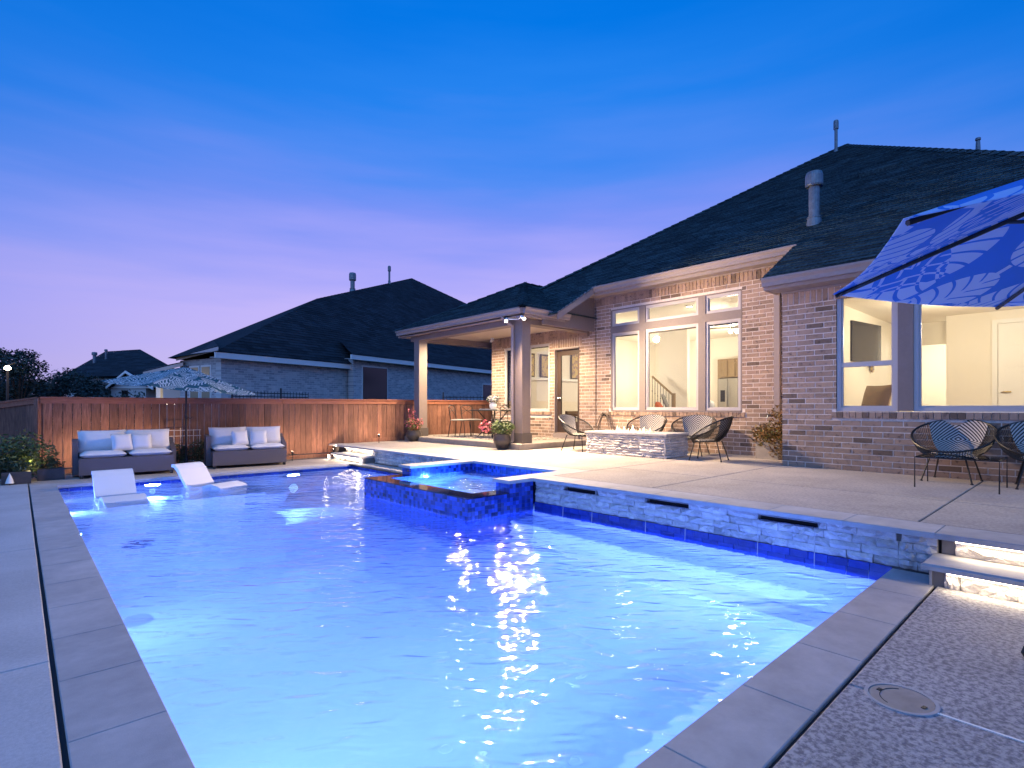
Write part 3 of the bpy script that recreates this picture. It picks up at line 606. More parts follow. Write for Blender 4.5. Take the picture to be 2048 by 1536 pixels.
# ================================================================== THE HOUSE
house = thing('brick_house', 'brown brick single storey house with dark hipped roof and lit rooms', 'house', (10, 5, .3))
brick_me = unit('brick', 'brick', .0)
allb = []
def clip_runs(a, c, z0, z1, ops):
    runs = [(a, c)]
    for oy0, oy1, oz0, oz1 in ops:
        if z1 > oz0 + .004 and z0 < oz1 - .004:
            nr = []
            for p, q_ in runs:
                if q_ <= oy0 or p >= oy1: nr.append((p, q_)); continue
                if p < oy0: nr.append((p, oy0))
                if q_ > oy1: nr.append((oy1, q_))
            runs = nr
    return runs
def brick_wall(X, y0, y1, z0, z1, ops, seed, soldier=None, sills=(), lintels=()):
    rg = random.Random(seed); ch = .083; bl = .254
    for sy0, sy1, sz in sills: # rowlock course
        y = sy0 - .06
        while y < sy1 + .06: allb.append((X - .022, X + .06, y, min(y + .075, sy1 + .06), sz - .095, sz - .008)); y += .083
    for sy0, sy1, sz in lintels: # soldier course above an opening
        y = sy0 - .08
        while y < sy1 + .08: allb.append((X, X + .06, y, min(y + .070, sy1 + .08), sz + .012, sz + .235)); y += .083
    ops2 = list(ops) + [(a - .06, c + .06, s_ - .1, s_) for a, c, s_ in sills] + [(a - .08, c + .08, s_, s_ + .245) for a, c, s_ in lintels]
    if soldier:
        y = y0
        while y < y1 - .03: allb.append((X, X + .06, y, min(y + .070, y1), soldier, z1 - .004)); y += .083
        zt = soldier - .01
    else: zt = z1
    k = 0; z = z0
    while z < zt - .02:
        zc = min(z + ch - .013, zt - .004); y = y0 - bl * (.5 if k % 2 else 0) - .02 * rg.random()
        while y < y1:
            a, c = max(y, y0), min(y + bl - .013, y1); y += bl
            if c - a > .02:
                for p, q_ in clip_runs(a, c, z, zc, ops2):
                    if q_ - p > .02: e = rg.uniform(-.002, .002); allb.append((X + e, X + .06, p, q_, z, zc))
        z += ch; k += 1
    # mortar bed: rectangles round the openings
    m_ = MB(); ys = sorted({y0, y1} | {v for o_ in ops for v in o_[:2]}); zs = sorted({z0 - .02, z1} | {v for o_ in ops for v in o_[2:]})
    for i in range(len(ys) - 1):
        for j in range(len(zs) - 1):
            cy, cz = (ys[i] + ys[i + 1]) / 2, (zs[j] + zs[j + 1]) / 2
            if not any(o_[0] < cy < o_[1] and o_[2] < cz < o_[3] for o_ in ops): m_.box(X + .0035, X + .07, ys[i], ys[i + 1], zs[j], zs[j + 1])
    return m_
XR, XM = 9.08, 10.5
opR = [(-.75, 2.685, 1.19, 3.05)]
opM = [(4.76, 7.95, 1.16, 3.585)]
opP = [(9.97, 10.80, 1.15, 2.98), (11.0, 11.79, 1.15, 2.98), (8.93, 9.80, .45, 2.80)]
wm = brick_wall(XR, -5, 3.46, .32, 3.10, opR, 1, 2.88, [(-.75, 2.685, 1.19)])
wm.build('wall_mortar', 'mortar', house, world=True)
wm = brick_wall(XM, 3.3, 12.36, .32, 4.03, opM + opP, 2, None, [(4.76, 7.95, 1.16), (9.97, 10.80, 1.15), (11.0, 11.79, 1.15)], [(8.93, 9.80, 2.80)])
wm.build('wall_mortar', 'mortar', house, world=True)
# the mid wall's top soldier course and the one under the patio ceiling
y = 3.4
while y < 8.4: allb.append((XM - .008, XM + .03, y, y + .070, 3.72, 3.93)); y += .083
y = 8.6
while y < 12.3: allb.append((XM - .008, XM + .03, y, y + .070, 3.03, 3.26)); y += .083
rk = sorted(allb, key=lambda b_: -size_in_view(b_[0], (b_[2] + b_[3]) / 2, (b_[4] + b_[5]) / 2, b_[3] - b_[2], b_[5] - b_[4]))
for b_ in rk[:300]: piece('brick', brick_me, *b_, house)
bm_ = MB()
for b_ in rk[300:]: bm_.box(*b_)
bm_.build('brick', 'brick', house, world=True, kind='stuff')
q = MB(); q.box(9.21, 10.62, 3.30, 3.455, .3, 3.1); q.box(10.62, 22, 12.20, 12.36, .3, 3.3); q.box(9.1, 9.2, 3.452, 3.46, .3, 3.1); q.box(10.63, 16, 3.2, 3.29, .3, 4.2)
q.box(10.52, 10.62, 3.3, 12.3, 4.03, 4.2); q.build('side_wall', 'mortar', house, world=True)
joint = MB(); joint.box(10.487, 10.499, 8.39, 8.398, .34, 4.0); joint.build('expansion_joint', 'black', house, world=True)

def window(y0, y1, z0, z1, X, fw=.045, reveal=.05, mid=None, shade=True, fm='frame', lab=None, gx=None):
    f = MB(); a, c = X + reveal - .035, X + reveal + .03
    for (p, q_, s_, t) in [(y0, y1, z0, z0 + fw), (y0, y1, z1 - fw, z1), (y0, y0 + fw, z0 + fw, z1 - fw), (y1 - fw, y1, z0 + fw, z1 - fw)]: f.box(a, c, p, q_, s_, t)
    g_ = fw * .45
    for (p, q_, s_, t) in [(y0 + fw, y1 - fw, z0 + fw, z0 + fw + g_), (y0 + fw, y1 - fw, z1 - fw - g_, z1 - fw), (y0 + fw, y0 + fw + g_, z0 + fw + g_, z1 - fw - g_), (y1 - fw - g_, y1 - fw, z0 + fw + g_, z1 - fw - g_)]: f.box(a + .018, c - .01, p, q_, s_, t)
    if mid: f.box(a + .004, c, y0 + fw, y1 - fw, mid - .035, mid + .035)
    fr_ = f.build('window', fm, house, world=True, label=lab)
    fr_.name = 'window'
    p = MB(); p.box(X + reveal, X + reveal + .006, y0 + fw, y1 - fw, z0 + fw, z1 - fw); p.build('pane', 'glass', fr_, world=True)
    if shade: s_ = MB(); s_.tube([(X + reveal + .05, y0 + fw, z1 - .055), (X + reveal + .05, y1 - fw, z1 - .055)], .03, 10); s_.box(X + reveal + .02, X + reveal + .08, y0 + .02, y1 - .02, z1 - .085, z1 + .01); s_.build('head_shadow_strip', 'frameb', fr_, world=True)  # dark strip standing in for the shadow under the window head
    return fr_
# middle window bank: three tall panes with transoms in a taupe surround
q = MB()
for a, c in [(6.975, 7.14), (5.525, 5.685)]: q.box(XM - .004, XM + .11, a, c, 1.18, 3.575)
q.box(XM - .006, XM + .11, 4.765, 7.945, 3.02, 3.185)
q.box(XM + .0, XM + .11, 4.762, 4.79, 1.165, 3.58); q.box(XM, XM + .11, 7.91, 7.948, 1.165, 3.58); q.box(XM - .01, XM + .11, 4.79, 7.91, 3.56, 3.583); q.box(XM - .012, XM + .11, 4.79, 7.91, 1.162, 1.19)
q.build('window_surround', 'taupe', house, world=True)
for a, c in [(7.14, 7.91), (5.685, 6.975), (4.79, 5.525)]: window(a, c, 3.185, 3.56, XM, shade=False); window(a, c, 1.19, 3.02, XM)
# bedroom windows
q = MB(); q.box(XR - .004, XR + .11, 1.735, 1.915, 1.2, 3.045); q.box(XR - .008, XR + .11, -.745, 2.68, 3.03, 3.05); q.build('window_surround', 'taupe', house, world=True)
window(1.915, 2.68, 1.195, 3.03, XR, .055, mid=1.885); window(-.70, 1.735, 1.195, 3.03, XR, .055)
q = MB()
for a, c, s_, t in opP[:2]: q.box(XM + .08, XM + .11, c - .002, c + .006, s_, t)
q.build('window_reveal', 'white', house, world=True)
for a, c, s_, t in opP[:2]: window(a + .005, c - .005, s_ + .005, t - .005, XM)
# patio door
q = MB(); yd0, yd1 = 8.95, 9.78
q.box(XM + .08, XM + .13, yd0 - .02, yd0, .6, 2.8); q.box(XM + .0, XM + .13, yd1, yd1 + .02, .6, 2.8); q.box(XM + .0, XM + .13, yd0, yd1, 2.77, 2.8); q.box(XM - .05, XM + .3, yd0 - .02, yd1 + .02, .451, .585); q.build('door_frame', 'taupe2', house, world=True)
q = MB()
q.box(XM + .10, XM + .145, yd0, yd0 + .12, .60, 2.77); q.box(XM + .10, XM + .145, yd1 - .13, yd1, .60, 2.77); q.box(XM + .10, XM + .145, yd0 + .12, yd1 - .13, .60, .88); q.box(XM + .10, XM + .145, yd0 + .12, yd1 - .13, 2.62, 2.77)
dr = q.build('door', 'door', house, world=True)
MB().box(XM + .12, XM + .126, yd0 + .12, yd1 - .13, .88, 2.62).build('pane', 'glass', dr, world=True)
q = MB(); q.tube([(XM + .10, yd1 - .06, 1.5), (XM + .05, yd1 - .06, 1.5), (XM + .05, yd1 - .17, 1.5)], .012); q.build('handle', 'steel', dr, world=True)

# eaves
def gutter(pts, h=.13, m='taupe2', name='gutter'):   # K-style: profile swept along straight runs
    for p, q_ in zip(pts[:-1], pts[1:]):
        p, q_ = Vector(p), Vector(q_); d = (q_ - p).normalized(); n_ = Vector((d.y, -d.x, 0)); pr = [(0, 0), (.0, -h), (.07, -h), (.075, -h * .55), (.11, -.03), (.11, 0), (.095, 0), (.095, -.02)]
        vs = [e + n_ * a + Vector((0, 0, c)) for e in (p, q_) for a, c in pr]; k = len(pr)
        mb = MB(); mb.add(vs, [(i, (i + 1) % k, (i + 1) % k + k, i + k) for i in range(k)] + [tuple(range(k - 1, -1, -1)), tuple(range(k, 2 * k))]); mb.build(name, m, house, world=True)
q = MB()
q.box(8.72, 9.078, -5, 3.58, 3.10, 3.125); q.box(8.70, 8.74, -5, 3.60, 3.095, 3.27); q.box(8.72, 9.2, 3.56, 3.60, 3.095, 3.30)          # right eave soffit, fascia, return
q.box(9.05, 9.078, -5, 3.46, 3.07, 3.10)                                                  # frieze board
q.box(10.12, 10.55, 3.46, 8.42, 3.93, 3.96); q.box(10.11, 10.15, 3.50, 8.10, 3.90, 4.09); q.box(10.47, 10.498, 3.46, 8.42, 3.905, 3.93)
q.build('soffit', 'taupe2', house, world=True)
gutter([(8.70, 3.60, 3.275), (8.70, -5, 3.275)]); gutter([(10.11, 8.12, 4.10), (10.11, 3.58, 4.10)])
zr = lambda x: 3.29 + .588 * (x - 8.68)
# raking board and siding panel above the patio
q = MB(); q.add([(10.13, 8.09, zr(10.13) - .16), (8.8, 8.09, zr(8.8) - .16), (8.8, 8.09, zr(8.8) + .01), (10.13, 8.09, zr(10.13) + .01), (10.13, 8.13, zr(10.13) - .16), (8.8, 8.13, zr(8.8) - .16), (8.8, 8.13, zr(8.8) + .01), (10.13, 8.13, zr(10.13) + .01)], [(0, 1, 2, 3), (7, 6, 5, 4), (0, 4, 5, 1), (3, 2, 6, 7), (0, 3, 7, 4), (1, 5, 6, 2)]); q.build('rake_board', 'taupe2', house, world=True)
q = MB(); q.slab([(8.75, 8.46, zr(8.75) - .02), (10.56, 8.46, zr(10.56) - .02), (10.56, 8.12, zr(10.56) - .02), (8.75, 8.12, zr(8.75) - .02)], .02)
pts = [(8.7, 3.12), (10.56, 3.12), (10.56, 4.2), (10.2, 4.1), (8.7, 3.30)]
q.add([(a, 8.44, c) for a, c in pts] + [(a, 8.50, c) for a, c in pts], [(0, 1, 2, 3, 4), (9, 8, 7, 6, 5)] + [(i, i + 5, (i + 1) % 5 + 5, (i + 1) % 5) for i in range(5)]); q.build('siding', 'taupe', house, world=True)
# patio roof structure: beams, ceiling, columns
q = MB(); q.box(8.24, 8.50, 8.66, 13.25, 3.12, 3.36); q.box(8.50, 10.5, 8.66, 8.92, 3.12, 3.36); q.box(8.50, 12.2, 12.99, 13.25, 3.12, 3.36); q.build('beam', 'taupe', house, world=True)
q = MB(); q.box(8.50, 10.5, 8.92, 12.99, 3.29, 3.32); q.build('patio_ceiling', 'ceilp', house, world=True)
q = MB(); q.box(8.04, 8.24, 8.45, 13.5, 3.26, 3.285); q.box(8.24, 10.4, 8.45, 8.66, 3.26, 3.285); q.box(8.24, 12.2, 13.25, 13.6, 3.26, 3.285); q.box(10.5, 12.2, 12.38, 12.98, 3.29, 3.31); q.box(8.04, 8.08, 8.45, 13.6, 3.24, 3.40); q.box(8.08, 9.4, 8.43, 8.47, 3.24, 3.40); q.box(8.08, 11.0, 13.56, 13.6, 3.24, 3.40); q.build('patio_soffit', 'taupe2', house, world=True)
gutter([(8.04, 13.6, 3.42), (8.04, 8.43, 3.42)]); gutter([(8.04, 8.43, 3.42), (9.5, 8.43, 3.42)])
for yc, lb in ((8.79, 'column with a downspout on its side'), (12.95, None)):
    q = MB(); q.box(8.24, 8.50, yc - .13, yc + .13, .68, 3.12); c = q.build('column', 'taupe', house, world=True, label=lb)
    q = MB(); q.box(8.215, 8.525, yc - .155, yc + .155, .45, .68); q.build('column_base', 'darktaupe', c, world=True)
q = MB(); q.tube([(7.99, 9.05, 3.34), (7.99, 9.05, 3.27), (8.10, 8.98, 3.16), (8.20, 8.93, 3.06), (8.20, 8.93, .50), (8.14, 8.93, .46)], .038, 8); q.build('downspout', 'taupe2', house, world=True)
q = MB(); q.box(10.41, 10.49, 4.02, 4.12, .4, 3.9); q.build('downspout', 'taupe2', house, world=True)
# roofs
sh = MB()
main = [[(8.62, -1.65, zr(8.62)), (8.62, 3.62, zr(8.62)), (10.06, 3.62, zr(10.06)), (14.0, 3.62, zr(14)), (14.0, 1.95, zr(14))],
        [(10.04, 3.62, zr(10.04)), (10.04, 8.08, zr(10.04)), (14, 8.08, zr(14)), (14, 3.62, zr(14))],
        [(8.75, 8.08, zr(8.75)), (8.75, 12.2, zr(8.75)), (11.05, 10.48, zr(11.05)), (14, 8.77, zr(14)), (14, 8.08, zr(14))],
        [(14, 1.95, zr(14)), (14, 8.77, zr(14)), (18.47, 6.17, zr(18.47)), (19.42, 5.49, zr(19.42))]]
for p in main: shingles(sh, p)
pc = (10.55, 11.0, 4.76)
e0, e1 = (7.96, 8.36, 3.43), (7.96, 13.68, 3.43)
shingles(sh, [e1, e0, pc]); shingles(sh, [e0, (10.6, 8.36, 3.43), (13.2, 11.0, 4.76), pc]); shingles(sh, [(13.2, 13.68, 3.43), e1, pc, (13.2, 11.0, 4.76)])
sh.build('shingle', 'roof', house, world=True, kind='stuff')
q = MB()
q.poly([(19.42, 5.49, zr(19.42)), (8.62, -1.65, 3.25), (30, -4, 3.25)]); q.poly([(19.42, 5.49, zr(19.42)), (30, -4, 3.25), (30, 14, 3.25)]); q.poly([(18.47, 6.17, zr(18.47)), (19.42, 5.49, zr(19.42)), (30, 14, 3.25), (8.75, 12.25, 3.3)])
q.build('roof_far_slope', 'roof', house, world=True)
rd_ = MB()
def ridge(a, c, w_=.12):
    a, c = Vector(a), Vector(c); n = int((c - a).length / .28); d = (c - a).normalized(); s_ = d.cross(Vector((0, 0, 1))).normalized()
    for i in range(n):
        p = a + (c - a) * i / n; r_ = a + (c - a) * (i + 1.25) / n; u = Vector((0, 0, 1)); rd_.add([p - s_ * w_ - u * .04 + u * .03, p + u * .045, p + s_ * w_ - u * .04 + u * .03, r_ - s_ * w_ - u * .05 + u * .01, r_ + u * .025, r_ + s_ * w_ - u * .05 + u * .01], [(0, 1, 4, 3), (1, 2, 5, 4), (0, 3, 5, 2)])
ridge((8.8, 11.8, 3.4), (18.47, 6.17, zr(18.47))); ridge((18.47, 6.17, zr(18.47)), (19.42, 5.49, zr(19.42))); ridge((8.62, -1.65, 3.27), (19.42, 5.49, zr(19.42)))
ridge(e0, pc); ridge(e1, pc); ridge(pc, (13.2, 11, 4.76))
rd_.build('ridge_cap', 'roof', house, world=True, kind='stuff')
def vent(p, h, r_, cap, parent, world=True):
    z = p[2]; q = MB(); q.lathe([(r_ * 1.7, -.25), (r_ * 1.25, .12), (r_ * 1.0, .16), (r_, h - cap), (r_ * 1.05, h - cap)], (p[0], p[1], z), 16)
    q.lathe([(r_ * 1.5, h - cap), (r_ * 1.6, h - cap * .9), (r_ * 1.6, h - cap * .3), (r_ * 1.4, h - cap * .1), (.01, h)], (p[0], p[1], z), 16); q.lathe([(r_ * 1.35, h * .12), (r_ * 1.35, h * .14)], (p[0], p[1], z), 16)
    v = q.build('flue_vent', 'metal', parent, world=world, smooth=False); return v
vent((11.15, 3.67, 4.72), 1.02, .095, .30, house)
vent((18.75, 5.55, 9.15), 1.05, .045, .3, house); vent((15.0, 1.75, 6.75), .22, .03, .06, house)
q = MB(); q.slab([(14.1, 3.0, zr(14.1) + .10), (14.1, 3.7, zr(14.1) + .10), (14.45, 3.7, zr(14.45) + .04), (14.45, 3.0, zr(14.45) + .04)], .1); q.build('roof_vent', 'roof', house, world=True)
# floodlight heads on the patio corner
fl = thing('floodlight', 'twin head floodlight glowing on the patio roof corner', 'floodlight', (8.06, 8.6, 3.2))
q = MB(); q.lathe([(.05, 0), (.05, .04), (.0, .045)], (0, 0, .0), 14); q.tube([(0, 0, 0), (0, 0, -.03)], .015); q.build('mount', 'taupe2', fl)
for loc, to in (((7.93, 8.86, 3.14), (4.5, 6.5, 0)), ((8.02, 8.34, 3.14), (8.2, 3.5, 0))):
    p = Vector(loc) - Vector((8.06, 8.6, 3.2)); d = (Vector(to) - Vector(loc)).normalized()
    q = MB(); q.tube([Vector((0, 0, -.02)), p - d * .12], .012); q.tube([p - d * .14, p - d * .10, p - d * .04], .035, 14); hd = q.build('head', 'white', fl)
    q = MB(); q.lathe([(0, -.03), (.025, -.022), (.035, 0), (.025, .022), (0, .03)], p - d * .03, 14); q.build('lens', 'flood', hd)
# security camera under the patio ceiling
sc_ = thing('security_camera', 'small white dome camera under the patio ceiling corner', 'camera', (10.3, 12.1, 3.28)); q = MB(); q.lathe([(.05, .01), (.05, -.02), (.02, -.05), (.0, -.05)]); q.build('mount', 'white', sc_); q = MB(); q.tube([(0, 0, -.06), (-.09, -.05, -.09)], .035, 12); q.build('camera_body', 'white', sc_)
for p, lb in (((9.0, 11.9, 3.285), 'glowing recessed can light in the patio ceiling nearer the fence'), ((9.2, 9.6, 3.285), 'glowing recessed can light in the patio ceiling nearer the column with downspout')):
    t = thing('can_light', lb, 'ceiling light', p, 0, 'patio ceiling lights'); q = MB(); q.lathe([(.075, 0), (.09, -.008), (.075, -.012)], n=20); q.build('trim_ring', 'white', t); q = MB(); q.lathe([(0, -.012), (.065, -.016), (.0, -.024)], n=20); q.build('bulb', 'flood', t)
# ================================================================== ROOMS BEHIND THE GLASS
def bx(name, m, boxes, parent, **k):
    q = MB()
    for b_ in boxes: q.box(*b_)
    return q.build(name, m, parent, world=True, **k)
FZ = .60
bx('room_floor', 'floorw', [(10.60, 19, 3.3, 12.19, .54, FZ), (9.18, 17.5, -2.6, 3.25, .54, FZ)], house)
bx('room_ceiling', 'ceil', [(10.60, 19, 3.3, 12.19, 3.78, 3.84), (9.18, 17.5, -2.6, 3.25, 3.12, 3.17)], house)
bx('room_wall', 'cream', [(10.60, 19, 12.10, 12.19, FZ, 3.78), (18.9, 19, 3.3, 12.1, FZ, 3.78), (10.60, 18.9, 3.30, 3.38, FZ, 3.78),
                          (10.575, 10.60, 3.38, 4.74, FZ, 3.78), (10.575, 10.60, 7.97, 8.9, FZ, 3.78), (10.575, 10.60, 4.74, 7.97, FZ, 1.15), (10.575, 10.60, 4.74, 7.97, 3.6, 3.78), (10.575, 10.60, 8.9, 12.1, 3.0, 3.78), (10.575, 10.60, 9.82, 12.1, FZ, 1.14), (10.575, 10.60, 9.82, 9.96, 1.14, 3.0), (10.575, 10.60, 10.81, 10.99, 1.14, 3.0), (10.575, 10.60, 11.8, 12.1, 1.14, 3.0),
                          (15.2, 15.35, 8.6, 9.6, FZ, 3.78), (16.3, 16.45, 3.38, 6.1, FZ, 1.0)], house)
bx('picture_ledge', 'white', [(10.7, 15.1, 11.98, 12.098, 2.12, 2.20), (10.7, 15.1, 12.05, 12.099, FZ, .72)], house)
bx('room_wall', 'cream', [(9.18, 17.4, 3.16, 3.25, FZ, 3.12), (14.0, 14.12, -2.6, 2.13, FZ, 3.12), (14.8, 14.9, 2.86, 3.16, FZ, 3.12), (14.8, 14.9, 2.13, 2.86, 2.62, 3.12), (17.3, 17.4, .5, 3.16, FZ, 3.12), (9.18, 17.4, -2.6, -2.5, FZ, 3.12), (14.12, 17.3, 1.6, 1.7, FZ, 3.12),
                          (9.155, 9.18, 2.7, 3.16, FZ, 3.12), (9.155, 9.18, -.76, 2.7, FZ, 1.18), (9.155, 9.18, -2.5, -.76, FZ, 3.12), (9.155, 9.18, -.76, 2.7, 3.06, 3.12)], house)
# bedroom door in the room wall
q = MB(); q.box(13.95, 13.998, .45, 1.33, FZ, 2.86)
dm = q.build('interior_door', 'white', house, world=True)
pn = MB()
for i in range(5): z_ = FZ + .16 + i * .42; pn.box(13.942, 13.952, .62, 1.20, z_, z_ + .34); 
pn.build('door_panel', 'white', dm, world=True)
q = MB(); q.tube([(13.95, 1.26, 1.55), (13.90, 1.26, 1.55), (13.90, 1.14, 1.55)], .014); q.lathe([(0, 0), (.03, 0), (.03, .01)], (13.93, 1.26, 1.54)); q.build('handle', 'gold', dm, world=True)
bx('door_casing', 'white', [(13.97, 14.0, 1.34, 1.42, FZ, 2.95), (13.97, 14.0, .40, 1.34, 2.87, 2.95)], house)
bx('ceiling_register', 'grey', [(12.2, 12.3, 2.3, 2.65, 3.105, 3.119)], house)
tv = thing('television', 'flat television on a swing arm seen through the bedroom window', 'television', (12.1, 3.1, 2.5), -8)
q = MB(); q.box(-.62, .62, -.06, -.02, -.38, .38); q.build('screen', 'tvs', tv); q = MB(); q.box(-.1, .1, -.02, .05, -.1, .1); q.build('wall_bracket', 'black', tv)
rc = thing('recliner', 'tan leather recliner behind the small bedroom window', 'chair', (10.75, 2.78, FZ), -38)
def cushion(w_, d_, h_, n=8, puff=.5):
    vs = []; fs = []
    for sgn in (1, -1):
        for j in range(n + 1):
            for i in range(n + 1):
                a, c = 2 * i / n - 1, 2 * j / n - 1; e = max(0., (1 - abs(a) ** 3.2)) ** puff * max(0., (1 - abs(c) ** 3.2)) ** puff
                cx_ = a * (1 - .05 * (1 - c * c)) ; cy_ = c * (1 - .05 * (1 - a * a))
                vs.append((cx_ * w_ / 2, cy_ * d_ / 2, sgn * h_ / 2 * (e * .86 + .14 * (e > 0))))
    k = (n + 1) ** 2
    for j in range(n):
        for i in range(n): a = j * (n + 1) + i; fs.append((a, a + 1, a + n + 2, a + n + 1)); fs.append((k + a, k + a + n + 1, k + a + n + 2, k + a + 1))
    return vs, fs
def put(mb, vf, mtx, m=0): mb.add([mtx @ Vector(p) for p in vf[0]], vf[1], m); return mb
T_ = Matrix.Translation; RX = lambda a: Matrix.Rotation(R(a), 4, 'X'); RY = lambda a: Matrix.Rotation(R(a), 4, 'Y'); RZ = lambda a: Matrix.Rotation(R(a), 4, 'Z')
q = MB(); put(q, cushion(.62, .62, .20), T_((.25, 0, .74)) @ RY(-76)); q.build('backrest', 'leather', rc, smooth=True)
q = MB(); put(q, cushion(.7, .6, .22), T_((-.1, 0, .48))); q.build('seat', 'leather', rc, smooth=True)
for s_ in (-1, 1): q = MB(); put(q, cushion(.8, .2, .5), T_((-.05, s_ * .38, .42))); q.build('arm', 'leather', rc, smooth=True)
q = MB(); q.box(-.35, .3, -.3, .3, 0, .38); q.build('base', 'black', rc)
clk = thing('wall_ornament', 'small round brown wall ornament under the television', 'ornament', (12.75, 3.13, 2.05)); q = MB(); q.tube([(0, 0, 0), (0, -.03, 0)], .09, 16); q.build('plate', 'gold', clk); q = MB(); q.tube([(0, -.03, 0), (0, -.04, 0)], .04, 12); q.build('hub', 'frameb', clk)
# living room: stairs, kitchen, fan
st = thing('staircase', 'indoor staircase with oak handrail and dark iron balusters', 'staircase', (15.0, 9.4, FZ))
p0, p1 = Vector((14.6, 9.45, 2.22)), Vector((14.6, 8.72, 1.62))
q = MB(); q.tube([p0, p1], .035, 8); q.build('handrail', 'oak', st, world=True)
q = MB(); q.box(14.56, 14.64, 8.66, 8.74, FZ, 1.68); q.build('newel_post', 'oak', st, world=True)
for i in range(8):
    a = p0.lerp(p1, i / 7.5); q = MB(); q.tube([a, (a.x, a.y, a.z - .95)], .009, 6); q.lathe([(.0, -.04), (.018, 0), (0, .04)], (a.x, a.y, a.z - .45), 8); q.build('baluster', 'black', st, world=True)
for i in range(5): bx('stair_step', 'white', [(14.65, 15.18, 8.75 + i * .17, 8.92 + i * .17, FZ, FZ + .1 + .14 * i)], st)
kc = thing('kitchen_cabinets', 'oak wall cabinets above the refrigerator in the lit kitchen', 'cabinet', (18.3, 8.5, FZ))
yk = [9.08, 8.80, 8.52, 8.30, 7.98, 7.66]
bx('carcass', 'oak', [(18.3, 18.9, 7.66, 9.10, 2.30, 2.95), (18.3, 18.9, 9.10, 9.17, FZ, 2.95), (18.3, 18.9, 7.66, 8.30, FZ, 2.30)], kc)
for a, c in zip(yk[1:], yk[:-1]): bx('cabinet_door', 'oak', [(18.27, 18.3, a + .015, c - .015, 2.34, 2.90), (18.262, 18.27, a + .015, a + .05, 2.34, 2.90), (18.262, 18.27, c - .05, c - .015, 2.34, 2.90), (18.262, 18.27, a + .05, c - .05, 2.34, 2.39), (18.262, 18.27, a + .05, c - .05, 2.85, 2.90)], kc)
fg = thing('refrigerator', 'steel refrigerator with a dark water dispenser in the kitchen', 'refrigerator', (18.2, 8.7, FZ))
bx('body', 'steel', [(18.15, 18.8, 8.34, 9.06, FZ, 2.26)], fg); bx('door', 'steel', [(18.09, 18.145, 8.71, 9.05, FZ + .05, 2.24)], fg); bx('door', 'steel', [(18.09, 18.145, 8.35, 8.69, FZ + .05, 2.24)], fg); bx('dispenser', 'black', [(18.08, 18.09, 8.80, 8.96, 1.45, 1.85)], fg)
for y_ in (8.66, 8.74): q = MB(); q.tube([(18.06, y_, 1.1), (18.06, y_, 2.0)], .012); q.build('handle', 'steel', fg, world=True)
ov = thing('wall_oven', 'built in steel oven beside the refrigerator', 'oven', (18.25, 8.1, 1.2)); bx('front', 'steel', [(18.24, 18.298, 7.9, 8.26, 1.25, 2.0)], ov); bx('glass_door', 'black', [(18.23, 18.24, 7.95, 8.21, 1.35, 1.75)], ov)
fan = thing('ceiling_fan', 'ceiling fan with glowing lamps behind the living room glass', 'ceiling fan', (13.5, 6.30, 3.30))
q = MB(); q.tube([(0, 0, .48), (0, 0, .05)], .012); q.lathe([(0, -.06), (.10, -.05), (.11, .03), (.03, .06)]); q.build('motor', 'steel', fan)
for i in range(4): q = MB(); q.box(.12, .66, -.06, .06, 0, .008); bl = q.build('blade', 'frameb', fan); bl.rotation_euler = (R(8), 0, R(20 + 90 * i))
for i in range(3): a = R(120 * i); q = MB(); q.lathe([(0, -.06), (.045, -.03), (.05, 0), (.02, .04)], (.11 * math.cos(a), .11 * math.sin(a), -.1)); q.build('lamp_shade', 'bulb', fan)
for p, lb in (((15.8, 8.1, 3.70), 'bare glowing ceiling spot deep in the living room'), ((12.3, 6.9, 3.70), 'bare glowing ceiling spot behind the transom window'), ((16.6, 9.6, 3.70), 'bare glowing ceiling spot above the stairs')):
    t = thing('ceiling_spot', lb, 'ceiling light', p, 0, 'indoor ceiling spots'); q = MB(); q.lathe([(0, -.02), (.07, -.01), (.07, 0)], (0, 0, .06)); q.build('bulb', 'bulb', t)
    q = MB(); q.lathe([(.07, .055), (.09, .055), (.09, .07)]); q.build('trim_ring', 'white', t)
for loc, sz, e, cl in [((13.5, 6.3, 2.9), .2, 145, (1, .86, .66)), ((16.4, 7.6, 2.6), .2, 190, (1, .87, .68)), ((13.3, 9.9, 2.4), .2, 105, (1, .88, .70)), ((16.9, 10.6, 2.4), .2, 105, (1, .88, .70)),
                       ((11.8, 1.6, 2.6), .2, 115, (1, .84, .60)), ((11.8, -.8, 2.6), .2, 95, (1, .84, .60)), ((15.6, 2.5, 2.5), .2, 90, (1, .90, .76))]:
    lamp('POINT', loc, e, cl, sz)
# pictures on the dining wall ledge
for x, w_, h_, lb in ((12.55, .55, .75, 'gold paper picture in a dark frame on the dining ledge behind the patio window'), (14.05, .62, .95, 'gold floral picture in a dark frame seen through the patio door'), (11.9, .22, .75, 'narrow dark framed picture on the dining ledge beside the window frame')):
    t = thing('framed_picture', lb, 'picture', (x, 12.04, 2.20)); q = MB(); q.box(-w_ / 2, w_ / 2, -.0, .03, 0, h_); q.build('frame', 'frameb', t); q = MB(); q.box(-w_ / 2 + .05, w_ / 2 - .05, -.006, 0, .05, h_ - .05); q.build('print', 'gold', t)
db = thing('dining_bench', 'brown wooden chair back with slats inside the patio door', 'chair', (11.5, 9.9, FZ))
bx('backrest', 'floorw', [(11.1, 11.95, 9.9, 9.94, 1.0, 1.15), (11.1, 11.16, 9.9, 9.95, FZ, 1.15), (11.9, 11.95, 9.9, 9.95, FZ, 1.15), (11.1, 11.95, 9.9, 9.94, .78, .84)], db); bx('seat', 'floorw', [(11.1, 11.95, 9.5, 9.9, .84 + .2, .88 + .2)], db)
